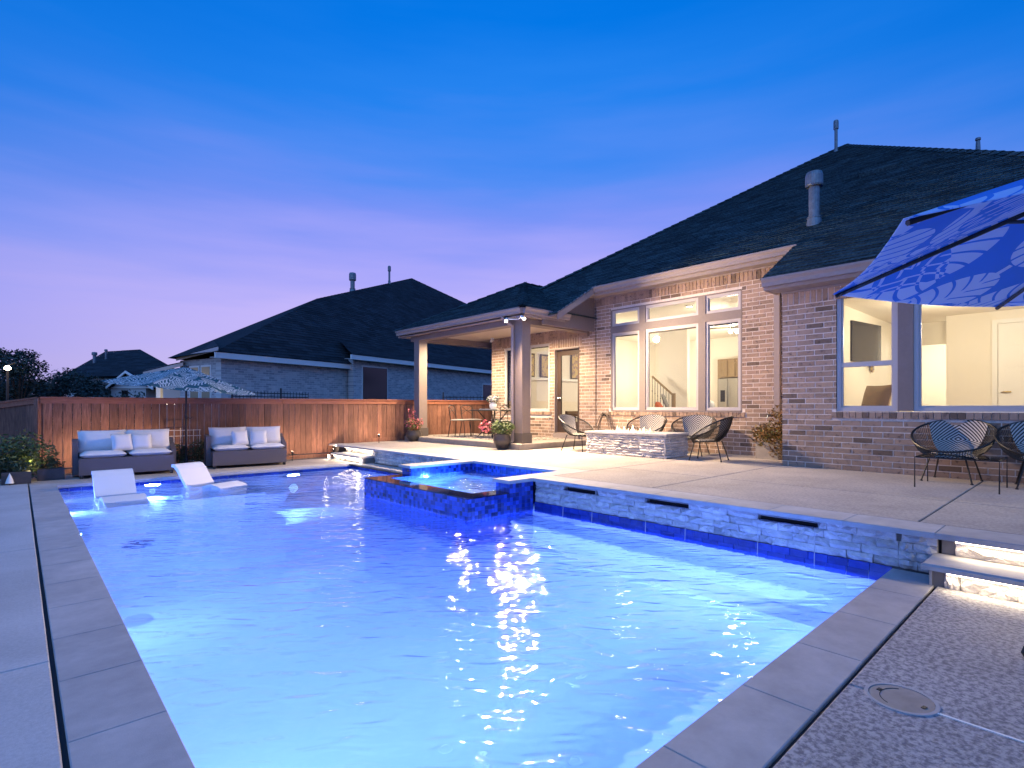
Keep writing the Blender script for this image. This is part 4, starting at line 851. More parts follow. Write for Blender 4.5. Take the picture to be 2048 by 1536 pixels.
for i in range(4): bx('slat', 'floorw', [(11.25 + i * .17, 11.33 + i * .17, 9.91, 9.93, .84, 1.0)], db)
# sofa things inside the big window
sfa = thing('indoor_sofa', 'round backed cream sofa behind the tall centre window', 'sofa', (12.6, 6.55, FZ), 30)
q = MB(); put(q, cushion(1.5, .35, .75), T_((0, 0, .45))); q.build('backrest', 'white', sfa, smooth=True); q = MB(); put(q, cushion(1.4, .8, .3), T_((0, .45, .3))); q.build('seat', 'white', sfa, smooth=True)
for s_ in (-1, 1): q = MB(); q.box(s_ * .6 - .03, s_ * .6 + .03, .1, .16, 0, .16); q.build('foot', 'black', sfa)
ac = thing('indoor_armchair', 'grey armchair with an orange cushion behind the centre window', 'chair', (12.5, 7.7, FZ), 25)
q = MB(); put(q, cushion(.55, .5, .08), T_((.1, 0, .78)) @ RX(70)); q.build('backrest', 'grey', ac, smooth=True); q = MB(); put(q, cushion(.5, .5, .15), T_((.1, -.25, .5))); q.build('seat', 'grey', ac, smooth=True)
for a, c in ((-.1, -.45), (.3, -.45), (-.1, 0), (.3, 0)): q = MB(); q.tube([(a, c, 0), (a, c, .46)], .015); q.build('leg', 'black', ac)
oc = thing('orange_cushion', 'orange cushion lying behind the lower edge of centre window', 'cushion', (12.0, 7.55, 1.25), 30); q = MB(); put(q, cushion(.35, .35, .16), RX(60)); q.build('cover', 'orange', oc, smooth=True); q = MB(); q.tube([(-.16, -.1, -.14), (.16, -.1, -.14)], .006); q.build('piping', 'orange', oc)

# ================================================================== FENCE
fence = thing('cedar_fence', 'tall stained cedar board fence behind the sofas', 'fence', (5, 13.4, 0))
bme = [unit('board', 'wood') for _ in range(1)]
rg = random.Random(5); x = .34; fy = 13.36
def bow(x): return 1.452 + .02 * min(1, max(0, (x - .3) / 6))
while x < 11.3:
    w_ = rg.uniform(.135, .148); e = rg.uniform(-.004, .006); zb_ = .32 if x > 6.9 else .0
    piece('board', bme[0], x + .004, x + w_ - .004, fy + e, fy + .018 + e, zb_ + .10, bow(x) - .115, fence); x += w_
for i in range(5):
    a = .30 + i * 2.2; q = MB(); q.box(a + .002, min(a + 2.2, 11.3) - .002, fy - .022, fy - .002, bow(a) - .125, bow(a) - .03); q.build('trim_board', 'woodcap', fence, world=True)
    q = MB(); q.box(a + .002, min(a + 2.2, 11.3) - .002, fy - .05, fy + .07, bow(a) - .028, bow(a)); q.build('cap_board', 'woodcap', fence, world=True)
    zb_ = .32 if a > 5.9 else -.02; q = MB(); q.box(a + .002, min(a + 2.2, 11.3) - .002, fy - .02, fy + .02, zb_, zb_ + .10); q.build('kick_board', 'wood', fence, world=True)
    q = MB(); q.box(a, a + .09, fy + .03, fy + .12, -.05, 1.4); q.build('post', 'wood', fence, world=True)
fl_ = thing('cedar_fence', 'short falling stretch of cedar fence behind the dark bush', 'fence', (.30, 13.36, 0), 137.5)   # local +X runs away to the left
n_ = 26
for i in range(n_):
    a = .07 + i * .19; zt = 1.45 - .128 * a
    o = link('board', bme[0], fl_); o.location = (a + .095, 0, (zt - .12) / 2); o.scale = (.186, .018, zt - .12)
for i in range(2):
    a0, a1 = .02 + i * 2.4, 2.4 + i * 2.4
    for nm, y0, y1, d0, d1, m in (('trim_board', -.0, .025, -.12, -.03, 'woodcap'), ('cap_board', -.05, .05, -.028, 0, 'woodcap')):
        q = MB(); z0, z1 = 1.45 - .128 * a0, 1.45 - .128 * a1
        if nm == 'trim_board': y0, y1 = .012, .034
        q.add([(a0, y0, z0 + d0), (a1, y0, z1 + d0), (a1, y1, z1 + d0), (a0, y1, z0 + d0), (a0, y0, z0 + d1), (a1, y0, z1 + d1), (a1, y1, z1 + d1), (a0, y1, z0 + d1)], [(0, 3, 2, 1), (4, 5, 6, 7), (0, 1, 5, 4), (1, 2, 6, 5), (2, 3, 7, 6), (3, 0, 4, 7)]); q.build(nm, m, fl_)
q = MB(); q.box(.0, .07, -.03, .045, -.05, 1.43); q.build('post', 'wood', fl_)
# fence lamps: low unseen spots, added to wash the boards with light
for i, x in enumerate([.78, 1.95, 3.0, 4.75, 5.75, 7.0, 8.1]):
    z0_ = .32 if x > 6.2 else 0
    t = thing('added_spot', ['small added spot washing the fence beside the dark bush', 'small added spot hidden behind the sofa that stands by the loungers', 'small added spot washing the fence behind the trellis', 'small added spot washing the fence past the second sofa',
        'small added spot washing the fence before the far steps', 'small added spot on the raised deck beside the far steps', 'small added spot between far steps and the pink flower pot'][i], 'added light', (x, 12.84, z0_), 0, 'added spots along the fence')
    q = MB(); q.tube([(0, -.02, -.02), (0, -.02, .18)], .01); q.build('stake', 'black', t); q = MB(); q.tube([(0, -.04, .17), (0, .0, .22)], .025, 12); q.build('housing', 'black', t)
    lamp('SPOT', (x, 12.80, .24 + z0_), 38, (1, .66, .42), .02, (x, 13.36, .40 + z0_), 124, .3)

# ================================================================== SOFAS
def sofa(label, loc, rz, W=1.42):
    t = thing('rattan_sofa', label, 'sofa', loc, rz, 'rattan sofas along the fence'); D_ = .74
    q = MB(); q.bbox(-W / 2, W / 2, -D_ / 2, D_ / 2 - .12, .06, .35, .015); q.build('seat_box', 'rattan', t)
    q = MB(); q.bbox(-W / 2 - .07, W / 2 + .07, D_ / 2 - .12, D_ / 2, .04, .66, .015); q.build('backrest', 'rattan', t)
    q = MB(); q.add([(-W / 2 - .08, -.05, .04), (-W / 2, -.05, .04), (-W / 2, D_ / 2 - .12, .04), (-W / 2 - .08, D_ / 2 - .12, .04), (-W / 2 - .08, -.05, .66), (-W / 2, -.05, .66), (-W / 2, D_ / 2 - .12, .68), (-W / 2 - .08, D_ / 2 - .12, .68)], [(0, 3, 2, 1), (4, 5, 6, 7), (0, 1, 5, 4), (1, 2, 6, 5), (2, 3, 7, 6), (3, 0, 4, 7)]); q.build('arm', 'rattan', t)
    q = MB(); q.add([(W / 2, -.05, .04), (W / 2 + .08, -.05, .04), (W / 2 + .08, D_ / 2 - .12, .04), (W / 2, D_ / 2 - .12, .04), (W / 2, -.05, .44), (W / 2 + .08, -.05, .44), (W / 2 + .08, D_ / 2 - .12, .58), (W / 2, D_ / 2 - .12, .58)], [(0, 3, 2, 1), (4, 5, 6, 7), (0, 1, 5, 4), (1, 2, 6, 5), (2, 3, 7, 6), (3, 0, 4, 7)]); q.build('arm', 'rattan', t)
    for a in (-W / 2 + .04, W / 2 - .04):
        for c in (-D_ / 2 + .04, D_ / 2 - .05): q = MB(); q.box(a - .025, a + .025, c - .025, c + .025, 0, .065); q.build('leg', 'black', t)
    for s_ in (-1, 1):
        q = MB(); put(q, cushion(W / 2 - .01, .62, .13, 10, .28), T_((s_ * W / 4, -.06, .405))); q.build('seat_cushion', 'cushion', t, smooth=True)
        q = MB(); put(q, cushion(W / 2 + .02, .42, .20, 10, .5), T_((s_ * W / 4, .17, .63)) @ RX(72)); q.build('back_cushion', 'cushion', t, smooth=True)
    return t
sofa('dark rattan sofa with white cushions standing behind the two pool loungers', (1.50, 12.34, 0), -2)
sofa('dark rattan sofa with white cushions between the trellis and the far steps', (3.66, 12.46, 0), -6)
def pillow(loc, rz, label):
    t = thing('throw_pillow', label, 'pillow', loc, rz, 'throw pillows on the rattan sofas'); q = MB(); put(q, cushion(.34, .32, .14, 10, .55), RX(68)); q.build('cover', 'cushion2', t, smooth=True); q = MB(); q.tube([(-.15, -.05, -.15), (.15, -.05, -.15)], .004); q.build('seam', 'cushion2', t)
pillow((1.42, 12.26, .61), 12, 'square pillow turned outwards on the sofa behind the pool loungers')
pillow((1.72, 12.31, .60), -4, 'square pillow nearer the trellis on the sofa behind the loungers')
pillow((3.48, 12.36, .61), 6, 'square pillow nearer the trellis on the second sofa')
pillow((3.84, 12.33, .60), -12, 'square pillow nearer the steps on the second sofa')

# pool loungers
def lounger(label, loc, rz):
    t = thing('pool_lounger', label, 'lounger', loc, rz, 'white loungers on the shallow pool shelf')
    def slab_curve(pts, w_, th):
        q = MB(); k = len(pts); vs = []
        for i, (y, z) in enumerate(pts):
            a = pts[max(i - 1, 0)]; c = pts[min(i + 1, k - 1)]; d = Vector((c[0] - a[0], c[1] - a[1])).normalized(); nx_, nz_ = -d.y, d.x
            for s_, o_ in ((-1, 0), (1, 0), (1, 1), (-1, 1)): vs.append((s_ * w_ / 2, y - nx_ * th * o_, z - nz_ * th * o_))
        fs = [(i * 4 + j, i * 4 + (j + 1) % 4, i * 4 + 4 + (j + 1) % 4, i * 4 + 4 + j) for i in range(k - 1) for j in range(4)] + [(3, 2, 1, 0), (k * 4 - 4, k * 4 - 3, k * 4 - 2, k * 4 - 1)]
        q.add(vs, fs); return q
    slab_curve([(.56, .53), (.50, .525), (.42, .46), (.29, .29), (.18, .16), (.09, .10), (.0, .085)], .53, .05).build('backrest', 'lounger', t, smooth=False)
    slab_curve([(-.002, .085), (-.12, .11), (-.28, .20), (-.42, .235), (-.60, .20), (-.82, .115), (-.98, .085), (-1.04, .095)], .53, .05).build('seat', 'lounger', t, smooth=False)
    for y in (.2, -.42): q = MB(); q.box(-.22, .22, y - .05, y + .05, 0, .14 if y < 0 else .10); q.build('foot', 'lounger', t)
lounger('white moulded lounger in the pool closest to the long bare side', (1.13, 10.15, -.325), 2)
lounger('white moulded lounger in the pool turned towards the spa', (2.45, 10.60, -.325), 24)

# ================================================================== UMBRELLAS
def canopy(t, rad, drop, mat_, z, n=8, rot=0., sag=.06, name='canopy_panel'):
    for k in range(n):
        a0, a1 = R(rot + 360 * k / n), R(rot + 360 * (k + 1) / n); q = MB(); vs = []; m_ = 6; nn = 6
        for i in range(m_ + 1):
            f = i / m_; r_ = .06 + (rad - .06) * f
            for j in range(nn + 1):
                g_ = j / nn; p = Vector((math.cos(a0), math.sin(a0), 0)) * (1 - g_) + Vector((math.cos(a1), math.sin(a1), 0)) * g_
                s_ = math.sin(g_ * math.pi); e = 1 - .015 * s_ * f
                vs.append((p.x * r_ * e, p.y * r_ * e, z - drop * f - sag * s_ * f * (1 - .3 * f)))
        vs2 = [(a, c, d + .003) for a, c, d in vs]; k2 = len(vs); w_ = nn + 1
        fs = [(i * w_ + j, i * w_ + j + 1, (i + 1) * w_ + j + 1, (i + 1) * w_ + j) for i in range(m_) for j in range(nn)]
        q.add(vs + vs2, [f[::-1] for f in fs] + [tuple(v + k2 for v in f) for f in fs]); q.build(name, mat_, t, smooth=True)
    for k in range(n):
        a = R(rot + 360 * k / n); q = MB(); q.tube([(.06 * math.cos(a), .06 * math.sin(a), z - .02), (rad * .99 * math.cos(a), rad * .99 * math.sin(a), z - drop - .012)], .011, 6); q.build('rib', 'black', t)
    q = MB(); q.lathe([(.0, .05), (.05, .03), (.06, -.03), (.0, -.06)], (0, 0, z)); q.build('hub', 'black', t)
u1 = thing('patio_umbrella', 'teal leaf print umbrella standing between the two sofas', 'umbrella', (2.58, 12.86, 0))
q = MB(); q.tube([(0, 0, 0), (0, 0, 2.1)], .019, 10); q.build('pole', 'black', u1)
q = MB(); q.lathe([(0, 0), (.24, 0), (.24, .04), (.05, .07), (.035, .25), (.0, .25)]); q.build('base', 'black', u1)
q = MB(); q.lathe([(.0, -.05), (.03, -.03), (.03, .04), (0, .05)], (0, 0, 1.05)); q.tube([(0, 0, 1.07), (.07, -.05, 1.02), (.1, -.07, 1.06)], .008); q.build('crank', 'black', u1)
tilt = thing('canopy_frame', 'x', 'x', (0, 0, 0)); del tilt['label']; del tilt['category']
bpy.data.objects.remove(tilt)
before = set(bpy.data.objects); canopy(u1, 1.45, .42, 'canopy2', 0, 8, 10, .05)
mt = T_((0, 0, 2.08)) @ Matrix.Rotation(R(5.5), 4, Vector((.6756, .7373, 0))) 
for o in set(bpy.data.objects) - before: o.data.transform(mt)
u2 = thing('patio_umbrella', 'large blue palm print umbrella reaching in over the lit steps', 'umbrella', (3.46, -.50, 0))
q = MB(); q.tube([(0, 0, .03), (0, 0, 2.42)], .024, 12); q.build('pole', 'black', u2)
for k in range(4): a = R(71.6 + 90 * k); q = MB(); q.tube([(0, 0, .03), (.80 * math.cos(a), .80 * math.sin(a), .03)], .028, 4); q.build('base_bar', 'black', u2)
q = MB(); q.lathe([(0, .02), (.06, .02), (.05, .3), (0, .3)]); q.build('base_socket', 'black', u2)
before = set(bpy.data.objects); canopy(u2, 1.54, .50, 'canopy', 0, 7, 38.6, .035)
canopy(u2, .5, .14, 'canopy', .09, 7, 38.6, .03, 'vent_panel')
for o in set(bpy.data.objects) - before: o.data.transform(T_((0, 0, 2.40)))
for k in range(7):
    a = R(38.6 + 360 / 7 * k); q = MB(); q.tube([(.03 * math.cos(a), .03 * math.sin(a), 1.95), (.8 * math.cos(a), .8 * math.sin(a), 2.40 - .5 * .5 - .02)], .009, 6); q.build('strut', 'black', u2)

# ================================================================== FIRE PIT AND CHAIRS
fp = thing('fire_pit', 'long stone faced gas fire pit table burning by the brick wall', 'fire pit', (8.95, 6.2, .32))
x0, x1, y0, y1 = 8.60, 9.38, 5.28, 7.14; zt = .77
bx('core', 'stonesub', [(x0 + .035, x1 - .03, y0 + .03, y1 - .03, .32, zt - .04)], fp)
ledger(fp, x0 + .01, y0 + .025, y1, .322, zt - .042, 8, (), 51, dep=.03, ll=(.16, .45))
so = []; rg = random.Random(77)
for r_ in range(8):     # short end that looks to -Y
    h = (zt - .042 - .322) / 8; x = x0
    while x < x1:
        l_ = rg.uniform(.12, .28); c = min(x + l_, x1)
        if c - x > .03:
            o = link('ledger_stone', rg.choice(stone_me), fp); e = rg.uniform(-.006, .006)
            o.location = Vector(((x + c) / 2, y0 + .022 + e, .322 + h * (r_ + .5))) - fp.location; o.rotation_euler = (0, 0, R(90)); o.scale = (.042, c - x - .003, h - .002)
        x += l_
q = MB(); bw = .22
for b_ in [(x0 - .02, x1 + .01, y0 - .02, y0 + .35), (x0 - .02, x1 + .01, y1 - .35, y1 + .02), (x0 - .02, x0 + .24, y0 + .35, y1 - .35), (x1 - .24, x1 + .01, y0 + .35, y1 - .35)]: q.bbox(*b_, zt - .04, zt, .006)
q.build('top_slab', 'coping', fp, world=True)
bx('burner_tray', 'black', [(x0 + .24, x1 - .24, y0 + .35, y1 - .35, zt - .039, zt - .03)], fp)
q = MB(); rg = random.Random(3)
for i in range(260): a, c = rg.uniform(x0 + .25, x1 - .25), rg.uniform(y0 + .36, y1 - .36); s_ = rg.uniform(.008, .018); q.add([(a - s_, c, zt - .03), (a, c - s_, zt - .03), (a + s_, c, zt - .03), (a, c + s_, zt - .03), (a, c, zt - .03 + s_)], [(0, 1, 4), (1, 2, 4), (2, 3, 4), (3, 0, 4)])
q.build('fire_glass', 'frame', fp, world=True, kind='stuff')
fm = MB(); fh = MB(); rg = random.Random(8)
for i in range(30):
    c = y0 + .5 + (y1 - y0 - .95) * (i + rg.random()) / 30; a = (x0 + x1) / 2 + rg.uniform(-.06, .06); h = rg.uniform(.04, .13) * (1 + .3 * math.sin(i * .9)); r_ = h * rg.uniform(.16, .24)
    dx, dy = rg.uniform(-.03, .03), rg.uniform(-.03, .03)
    for mb_, k in ((fm, 1.), (fh, .55)):
        vs = []; n = 7; pr = [(.5, 0), (1, .2), (.8, .45), (.4, .72), (.02, 1)]
        for rr, zz in pr:
            for j in range(n): an = 2 * math.pi * j / n; vs.append((a + dx * zz ** 2 + rr * r_ * k * math.cos(an), c + dy * zz ** 2 * math.sin(zz * 5 + i) + rr * r_ * k * math.sin(an), zt - .02 + zz * h * k))
        mb_.add(vs, [(p * n + j, p * n + (j + 1) % n, (p + 1) * n + (j + 1) % n, (p + 1) * n + j) for p in range(4) for j in range(n)])
fm.build('flame', 'flame', fp, world=True, smooth=True, kind='stuff'); 
lamp('POINT', (8.98, 6.2, zt + .12), 9, (1, .55, .25), .12)

def string_chair(label, loc, rz, group='round cord chairs'):
    t = thing('cord_chair', label, 'chair', loc, rz, group)   # faces local -X
    n = 48; rim = []; inn = []
    for i in range(n):
        a = 2 * math.pi * i / n; cx_, sy_ = math.cos(a), math.sin(a)
        rim.append(Vector((.05 + .34 * cx_, .43 * sy_, .575 + .195 * cx_ + .02 * (1 - abs(cx_)))))
        inn.append(Vector((-.02 + .20 * cx_, .215 * sy_, .335 + .012 * cx_)))
    q = MB(); q.tube(rim, .013, 8, True); q.build('rim', 'black', t)
    q = MB(); q.tube(inn, .010, 8, True); q.build('seat_ring', 'black', t)
    def surf(i, f):
        a, b_ = rim[i % n], inn[i % n]; p = a.lerp(b_, f); return p - Vector((0, 0, .05 * math.sin(f * math.pi))) + Vector(((a - b_).x, (a - b_).y, 0)) * .12 * math.sin(f * math.pi)
    q = MB()
    for i in range(n):
        q.tube([surf(i, f / 5) for f in range(6)], .0038, 4)
        p = [rim[i].lerp(rim[(i + 1) % n], .5), inn[i].lerp(inn[(i + 1) % n], .5)]
        q.tube([surf(i, f / 5).lerp(surf(i + 1, f / 5), .5) for f in range(6)], .0038, 4)
    q.build('cord', 'black', t, kind='stuff')
    # woven back panel following the shell, a little inside it
    vs = []; uv = []; m_ = 8; w_ = 0; ks = list(range(-6, 7))
    for k in ks:
        for f in range(m_ + 1):
            p = surf(k % n, f / m_ * .98); vs.append(p + Vector((-.012, 0, .006))); uv.append((k / 6 * .9, f / m_ * 2 - 1))
    cnt = len(ks); idx = {}
    me = bpy.data.meshes.new('back_weave'); w2 = m_ + 1
    fs = [(i * w2 + j, i * w2 + j + 1, (i + 1) * w2 + j + 1, (i + 1) * w2 + j) for i in range(cnt - 1) for j in range(m_)]
    kk = len(vs); vs2 = [v + Vector((.005, 0, -.004)) for v in vs]; fs2 = [tuple(v + kk for v in f[::-1]) for f in fs]
    me.from_pydata([tuple(v) for v in vs + vs2], [], fs + fs2); me.materials.append(M['weave']); u = me.uv_layers.new(name='UVMap'); uv2 = uv + uv
    for lp in me.loops: u.data[lp.index].uv = uv2[lp.vertex_index]
    link('back_weave', me, t)
    q = MB(); q.lathe([(0, .005), (.205, .0), (.21, .02), (.19, .035), (0, .04)], (-.02, 0, .33), 24); sc2 = q.build('seat_pad', 'weave', t, uvf=lambda p: ((p.x + .02) * 4.5, p.y * 4.5))
    for (a, c, fa, fc) in ((-.20, .17, -.27, .25), (-.20, -.17, -.27, -.25), (.18, .17, .27, .24), (.18, -.17, .27, -.24)):
        q = MB(); q.tube([(a * .9, c * .9, .335), (a, c, .33), (fa, fc, .012)], .0095, 8); lg = q.build('leg', 'black', t); q = MB(); q.lathe([(0, 0), (.017, 0), (.015, .014), (0, .014)], (fa, fc, 0), 8); q.build('foot', 'black', lg)
    return t
c0 = string_chair('cord chair at the door end of the fire pit', (8.92, 7.62, .32), -62)
# local -X is the front; rz turns it to face the pit
for loc, rz, lb in [((9.78, 6.50, .32), 4, 'cord chair behind the flames against the brick wall'), ((9.80, 5.42, .32), 12, 'cord chair behind the fire pit, beside the empty brick corner'),
                    ((8.98, 4.66, .32), -78, 'cord chair seen from the side at the near end of the fire pit'), ((8.72, 1.27, .32), -4, 'cord chair under the bedroom window in full view'), ((8.66, .42, .32), 6, 'cord chair under the bedroom window cut by the picture edge')]:
    copy_tree(c0, loc, rz, lb)
c0.rotation_euler = (0, 0, R(98))
ct = thing('wire_table', 'low thin black wire table with glass top before the wall chairs', 'table', (8.1, 1.1, .32))
q = MB(); q.tube([(-.35, -.37, .0), (-.35, -.37, .35), (-.35, .37, .35), (-.35, .37, 0)], .0075, 6); q.tube([(.35, -.37, .0), (.35, -.37, .35), (.35, .37, .35), (.35, .37, 0)], .0075, 6); q.tube([(-.35, .37, .35), (.35, .37, .35)], .0075, 6); q.tube([(-.35, -.37, .35), (.35, -.37, .35)], .0075, 6); q.build('frame', 'black', ct)
q = MB(); q.box(-.34, .34, -.36, .36, .357, .363); q.build('top', 'glass', ct)

# ================================================================== DINING SET, POTS AND SMALL THINGS
rug = MB(); rug.bbox(8.62, 10.35, 9.35, 12.7, .452, .462, .004); rug.build('patio_rug', 'rug', label='pale patterned rug under the patio dining set', cat='rug')
dt = thing('dining_table', 'round dark metal dining table on the covered patio', 'table', (9.35, 10.95, .462))
q = MB(); q.lathe([(0, .70), (.60, .70), (.61, .715), (.60, .73), (0, .73)], n=32); q.build('top', 'black', dt)
for k in range(4): a = R(45 + 90 * k); q = MB(); q.tube([(.42 * math.cos(a), .42 * math.sin(a), 0), (.1 * math.cos(a), .1 * math.sin(a), .35), (.4 * math.cos(a), .4 * math.sin(a), .70)], .014); q.build('leg', 'black', dt)
dc0 = thing('metal_chair', 'metal dining chair nearest the pool at the patio table', 'chair', (8.85, 11.75, .462), 120, 'metal chairs round the patio table')
q = MB(); put(q, cushion(.42, .42, .05, 8, .3), T_((0, 0, .45))); q.build('seat', 'grey', dc0, smooth=True)
q = MB(); q.tube([(.19, -.19, .45), (.24, -.20, .80), (.25, -.12, .85), (.25, .12, .85), (.24, .20, .80), (.19, .19, .45)], .012); q.tube([(.245, -.2, .70), (.245, .2, .70)], .008); q.tube([(.235, -.19, .6), (.25, .17, .82)], .007); q.tube([(.235, .19, .6), (.25, -.17, .82)], .007); q.build('backrest', 'black', dc0)
for a in (-.19, .19):
    for c in (-.19, .19): q = MB(); q.tube([(a, c, .44), (a * 1.3, c * 1.25, 0)], .011); q.build('leg', 'black', dc0)
for loc, rz, lb in [((9.05, 10.15, .462), -110, 'metal dining chair between the table and the column with downspout'), ((9.95, 11.4, .462), 30, 'metal dining chair on the wall side of the patio table'), ((9.3, 11.8, .462), 90, 'metal dining chair on the fence side of the patio table')]: copy_tree(dc0, loc, rz, lb)
def plant(parent, c, rad, n, size, mats, seed, stems=True, names=('foliage',)):
    for i, (m, f) in enumerate(mats):
        q = MB(); leaf_cloud(q, c if i == 0 else (c[0], c[1], c[2] + .02), rad if i == 0 else (rad[0] * 1.04, rad[1] * 1.04, rad[2] * 1.04), int(n * f), size * (1 if i == 0 else .8), seed=seed + i); q.build('foliage' if i == 0 else names[-1], m, parent)
    if stems:
        q = MB(); rg = random.Random(seed)
        for k in range(7): q.tube([(c[0] + rg.uniform(-.03, .03), c[1] + rg.uniform(-.03, .03), c[2] - rad[2] * 1.1), (c[0] + rg.uniform(-.7, .7) * rad[0], c[1] + rg.uniform(-.7, .7) * rad[1], c[2] + rad[2] * .6)], .005, 5, r2=.002)
        q.build('stem', 'bark', parent)
def pot(parent, r_, h): q = MB(); q.lathe([(r_ * .55, 0), (r_ * .95, h * .45), (r_, h * .7), (r_ * .82, h * .95), (r_ * .88, h), (r_ * .75, h), (r_ * .72, h * .9), (0, h * .88)], n=24); q.build('pot', 'pot', parent, smooth=True)
fp1 = thing('flower_pot', 'round dark pot with green leaves and coral flowers by the column', 'potted plant', (7.93, 8.98, .32)); pot(fp1, .20, .34); plant(fp1, (-.02, 0, .48), (.30, .30, .17), 520, .045, [('leafg', 1), ('leafd', .4)], 11)
q = MB(); leaf_cloud(q, (-.34, .18, .52), (.15, .15, .15), 130, .032, seed=4, gap=-1); q.build('blossom', 'petal', fp1)
fp2 = thing('flower_pot', 'round dark pot with tall pink flowers in front of the far column', 'potted plant', (8.02, 12.75, .32)); pot(fp2, .22, .30); plant(fp2, (0, 0, .45), (.26, .26, .18), 260, .04, [('leafo', .6), ('leafg', .5)], 21)
q = MB(); leaf_cloud(q, (.02, 0, .50), (.30, .30, .18), 170, .032, seed=14, gap=-1); leaf_cloud(q, (-.05, 0, .78), (.12, .12, .2), 40, .03, seed=15, gap=-1); q.build('blossom', 'petal', fp2)
pl = thing('square_planter', 'square pale planter of autumn leaves in the brick corner', 'potted plant', (10.12, 4.05, .32)); q = MB(); q.bbox(-.20, .20, -.20, .20, 0, .30, .01); q.build('pot', 'slabc', pl); plant(pl, (-.02, .02, .42), (.34, .34, .24), 800, .035, [('leafo', 1), ('leafg', .25)], 31); q = MB(); leaf_cloud(q, (.1, -.05, .75), (.14, .14, .22), 120, .035, seed=33); leaf_cloud(q, (-.2, -.15, .2), (.12, .2, .2), 200, .03, seed=34); q.build('foliage', 'leafo', pl)
vs_ = thing('flower_vase', 'white vase of white flowers standing on the patio table', 'vase', (9.35, 10.95, 1.192)); q = MB(); q.lathe([(.05, 0), (.09, .05), (.10, .12), (.06, .18), (.07, .2), (0, .2)]); q.build('vase', 'white', vs_, smooth=True)
q = MB(); leaf_cloud(q, (0, 0, .27), (.17, .17, .12), 130, .035, seed=41, gap=-1); q.build('blossom', 'cushion', vs_); q = MB(); leaf_cloud(q, (0, 0, .26), (.18, .18, .13), 90, .035, seed=43, gap=-1); q.build('foliage', 'leafd', vs_)
tr_ = thing('serving_tray', 'pale tray on the patio table beneath the vase', 'tray', (9.33, 11.1, 1.192)); q = MB(); q.lathe([(0, 0), (.26, 0), (.27, .02), (.25, .008), (0, .008)], n=24); q.build('plate', 'white', tr_)
for s_ in (-1, 1): q = MB(); q.tube([(s_ * .25, -.05, .015), (s_ * .3, 0, .03), (s_ * .25, .05, .015)], .006); q.build('handle', 'steel', tr_)
vs_.location.z += .008
hs = thing('garden_hose', 'coiled dark hose hanging on the wall beside the patio door', 'hose', (10.44, 8.05, .95)); rg = random.Random(2)
for k in range(6):
    q = MB(); w_ = .17 + rg.uniform(-.05, .06); h = .30 + rg.uniform(-.05, .06); yo = rg.uniform(-.03, .03); xo = -.02 - .012 * k
    q.tube([(xo, yo + w_ * math.sin(a) * (1 - .35 * math.cos(a)), -.12 + h * math.cos(a) - .05) for a in [2 * math.pi * i / 28 for i in range(28)]], .0085, 6, True); q.build('hose_coil', 'hose', hs)
q = MB(); q.box(-.10, .04, -.06, .06, .10, .13); q.tube([(-.1, 0, .11), (-.12, 0, .18)], .01); q.build('hanger', 'black', hs)
for p, lb in (((10.44, 9.87, .95), 'small dark wall tap under the patio window'), ((10.44, 4.22, 1.10), 'small dark wall tap beside the mid wall downspout')):
    t = thing('wall_tap', lb, 'tap', p); q = MB(); q.tube([(.05, 0, 0), (-.06, 0, 0), (-.07, 0, -.05)], .013); q.build('spout', 'metal', t); q = MB(); q.lathe([(0, .02), (.03, .02), (.03, .035), (0, .035)], (-.04, 0, 0)); q.build('handle', 'black', t)
sk = thing('skimmer_lid', 'round pale skimmer lid with two finger holes in the deck', 'skimmer lid', (2.795, .578, .0))
q = MB(); q.lathe([(.118, -.001), (.118, .004), (.132, .004), (.134, -.001)], n=40); q.build('ring', 'coping', sk); q = MB(); q.lathe([(0, .0015), (.116, .0015), (.116, -.002)], n=40); q.build('lid', 'slabc', sk)
for a in (-.085, .085): q = MB(); q.box(-.012, .012, a - .007, a + .007, .0, .0045); h = q.build('finger_hole', 'black', sk); h.rotation_euler = (0, 0, R(-12))
q = MB(); q.tube([(.09 * math.cos(R(20 + i * 8)), .075 * math.sin(R(20 + i * 8)), .0022) for i in range(18)], .0015, 4); q.build('groove', 'sub', sk)
# trellis and garden bed
tr = thing('wooden_trellis', 'low white wire trellis standing in the bed between the sofas', 'trellis', (2.55, 13.2, 0))
for i in range(7): q = MB(); q.box(-.37 + i * .12, -.358 + i * .12, -.006, .006, 0, .78 + (.04 if i == 3 else 0)); q.build('upright', 'frame', tr)
for z in (.22, .44, .64, .76): q = MB(); q.box(-.38, .38, -.012, -.002, z, z + .012); q.build('rail', 'frame', tr)
for (x, y, z, rr, rz_, n, sz, m, lb, sd) in [(2.45, 12.98, .24, .26, .26, 520, .035, 'leafd', 'dark leafy shrub at the foot of the umbrella pole', 61), (2.85, 13.08, .30, .20, .30, 340, .035, 'leafd', 'dark shrub climbing the trellis beside the second sofa', 63),
                                           (.02, 12.45, .42, .50, .44, 1700, .038, 'leafg', 'wide yellow green bush in front of the fence corner', 65), (-.55, 12.2, .3, .5, .35, 1300, .04, 'leafd', 'low dark bush at the picture edge before the fence', 67)]:
    t = thing('shrub', lb, 'shrub', (x, y, 0)); plant(t, (0, 0, z), (rr, rr * .8, rz_), n, sz, [(m, 1), ('leafd', .25)], sd)
